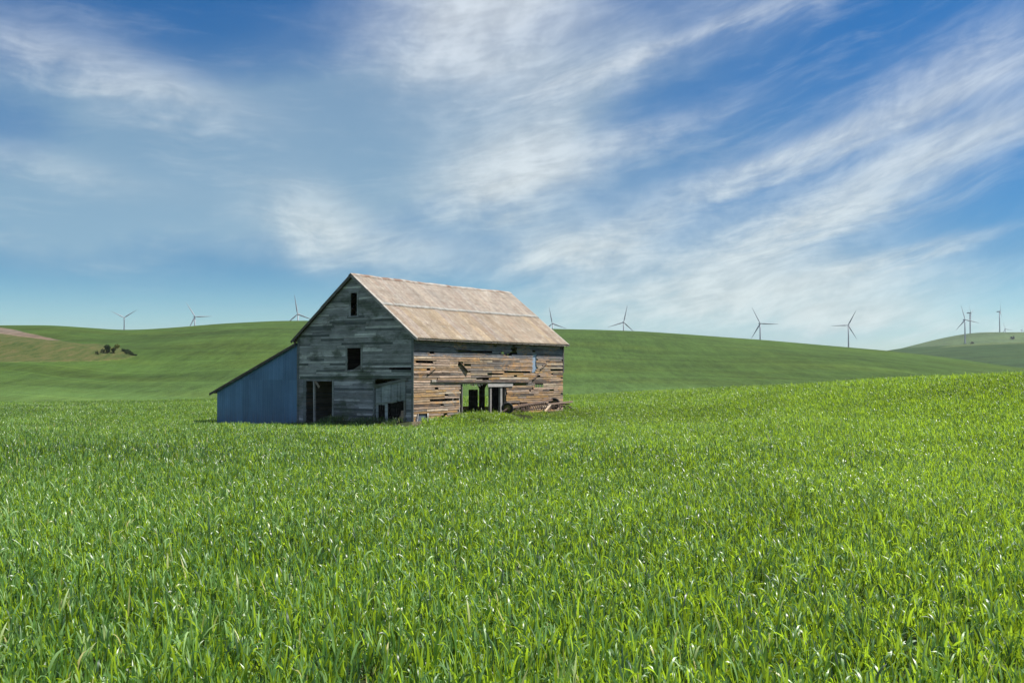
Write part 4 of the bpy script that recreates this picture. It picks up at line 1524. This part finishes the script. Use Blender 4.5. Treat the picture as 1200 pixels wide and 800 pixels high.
def build_implement():
    ox, oy = barn_xy(11.5, -1.2)
    z = gz(ox, oy) + 0.10
    root = empty('farm_implement', (ox, oy, z), BARN_RZ)
    tag(root, 'rusty old wheeled farm implement with long beams left beside the barn wall', 'farm implement')
    rng = random.Random(4)

    def wheel(x, y, zc, r, yaw, lean, lab=None):
        w = empty('wheel', (x, y, zc))
        w.parent = root
        w.rotation_euler = (R(90) + lean, 0, yaw)
        if lab: w['label'] = lab
        b = MB()
        n = 28
        prof = [(r * .62, -.075), (r * .86, -.10), (r * .97, -.085), (r, -.03), (r, .03), (r * .97, .085), (r * .86, .10), (r * .62, .075), (r * .60, 0), (r * .62, -.075)]
        b.lathe(prof, n, Matrix.Identity(4), cap=False)
        b.build('tyre', TYRE, w, True)
        b = MB()
        b.lathe([(r * .63, -.05), (r * .60, .02), (r * .3, .045), (r * .28, .09), (r * .12, .10), (r * .10, .14), (.02, .145)], 20, Matrix.Identity(4))
        b.build('rim', HUBM, w, True)
    wheel(-3.55, -0.15, .38, .40, R(-50), .05, 'nearer wheel with a yellowed rim')
    wheel(3.35, 0.55, .50, .42, R(-56), -.04)

    def beam(name, p, q, w, h, mat=RUST, col=(1, 1, 1), par=root):
        b = MB()
        b.beam(p, q, w, h, (0, 0, 1), col)
        return b.build(name, mat, par)
    beam('axle', (-3.5, -.1, .36), (-2.9, .7, .38), .09, .09)
    beam('beam', (-3.2, -.1, .40), (2.6, .25, .78), .10, .12, PALE_WOOD, (0.17, 0.115, 0.09))
    beam('beam', (-2.9, .6, .36), (3.0, .80, .52), .09, .10)
    beam('beam', (0.7, -.55, .52), (4.7, -.15, .62), .10, .12, PALE_WOOD, (0.20, 0.14, 0.11))
    beam('beam', (0.9, .25, .25), (4.3, .35, .30), .08, .10)
    beam('pole', (-.4, -1.05, .08), (1.35, -.45, .52), .09, .09, PALE_WOOD, (0.48, 0.36, 0.24))
    # the rake rack: a row of slanting tines between two bars
    rack = empty('tine_rack', (0, 0, 0))
    rack.parent = root
    beam('bar', (-1.9, -.20, .20), (1.9, -.05, .30), .05, .06, RUST, par=rack)
    beam('bar', (-1.6, .35, .60), (1.6, .45, .62), .05, .06, RUST, par=rack)
    for i in range(13):
        x = -1.75 + i * .29
        b = MB()
        b.beam((x - .10, -.22, .16), (x + .14, .10, .46), .035, .05, (0, 0, 1))
        b.beam((x + .14, .10, .46), (x + .22, .42, .60), .035, .05, (0, 0, 1))
        b.build('tine', RUST, rack)
    for x, y0, y1, zz in ((-2.4, -.1, .7, .42), (-.9, 0, .7, .50), (2.3, -.4, .7, .5), (3.4, -.3, .8, .46), (4.2, -.25, .4, .45)):
        beam('cross_bar', (x, y0, zz), (x + .1, y1, zz), .06, .07)
    beam('drawbar', (-3.4, -.15, .42), (-4.5, -.35, .12), .07, .08)
    for i in range(22):
        x = rng.uniform(-3.2, 4.2)
        beam('scrap_bar', (x, rng.uniform(-.5, .2), rng.uniform(.05, .3)), (x + rng.uniform(.3, .8), rng.uniform(-.3, .5), rng.uniform(.25, .6)), .04, .05)
    return root


build_implement()


# ------------------------------------------------------------------ weeds on the trodden ground in front of the doorways
def weeds(name, spots, n, hmin, hmax, mat, label, seed):
    g = np.random.default_rng(seed)
    Vs, Qs, Ts = [], [], []
    off = 0
    for (a0, a1, b0, b1, frac) in spots:
        V, Q, T, _ = leaf_patch(seed + int(a0 * 10), 1.0, int(n * frac), 3, 1.0, 1.0, 1.6)
        per = 8
        m = len(V) // per
        a, b = g.uniform(a0, a1, m), g.uniform(b0, b1, m)
        X = BARN_O[0] + a * BU[0] + b * BV[0]
        Y = BARN_O[1] + a * BU[1] + b * BV[1]
        Z = ground(X, Y)
        W = V.reshape(m, per, 3).copy()
        c = W[:, :2].mean(1)
        W[:, :, :2] -= c[:, None, :2]
        sc = g.uniform(hmin, hmax, m) * (0.6 + 0.5 * np.abs(np.sin(a * 1.3) * np.cos(b * 1.1)))
        W *= sc[:, None, None] / 0.45
        W[:, :, 0] += X[:, None]
        W[:, :, 1] += Y[:, None]
        W[:, :, 2] += Z[:, None]
        Vs.append(W.reshape(-1, 3))
        Qs.append(Q + off)
        Ts.append(T)
        off += len(V)
    me = numpy_mesh(name, np.vstack(Vs), np.vstack(Qs), {'tint': np.concatenate(Ts)})
    me.materials.append(mat)
    o = bpy.data.objects.new(name, me)
    COL.objects.link(o)
    tag(o, label, 'weeds', kind='stuff')


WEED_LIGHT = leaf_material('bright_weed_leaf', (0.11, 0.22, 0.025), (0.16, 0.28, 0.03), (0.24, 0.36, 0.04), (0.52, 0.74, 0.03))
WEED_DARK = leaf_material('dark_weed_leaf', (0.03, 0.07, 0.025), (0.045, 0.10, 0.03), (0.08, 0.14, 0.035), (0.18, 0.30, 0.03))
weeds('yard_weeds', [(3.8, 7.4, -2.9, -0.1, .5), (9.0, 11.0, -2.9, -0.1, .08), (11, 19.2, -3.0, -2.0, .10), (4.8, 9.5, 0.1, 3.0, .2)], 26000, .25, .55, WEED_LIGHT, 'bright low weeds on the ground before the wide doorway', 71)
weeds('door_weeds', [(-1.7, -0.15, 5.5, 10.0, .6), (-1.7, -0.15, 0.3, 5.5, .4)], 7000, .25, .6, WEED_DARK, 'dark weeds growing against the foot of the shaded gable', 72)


# ------------------------------------------------------------------ haze
def build_haze():
    b = MB()
    b.box((-6150, -6150, -22), (6150, 6150, 236))
    mat = bpy.data.materials.new('haze_air')
    mat.use_nodes = True
    nt = mat.node_tree
    nt.nodes.clear()
    pv = nt.nodes.new('ShaderNodeVolumePrincipled')
    pv.inputs['Color'].default_value = (0.80, 0.88, 1.0, 1)
    pv.inputs['Density'].default_value = HAZE
    pv.inputs['Anisotropy'].default_value = 0.2
    o = nt.nodes.new('ShaderNodeOutputMaterial')
    nt.links.new(pv.outputs[0], o.inputs['Volume'])
    ob = b.build('haze', mat)
    tag(ob, 'thin blue haze in the air over the far hills', 'haze', kind='stuff')


HAZE = 0.00005
build_haze()
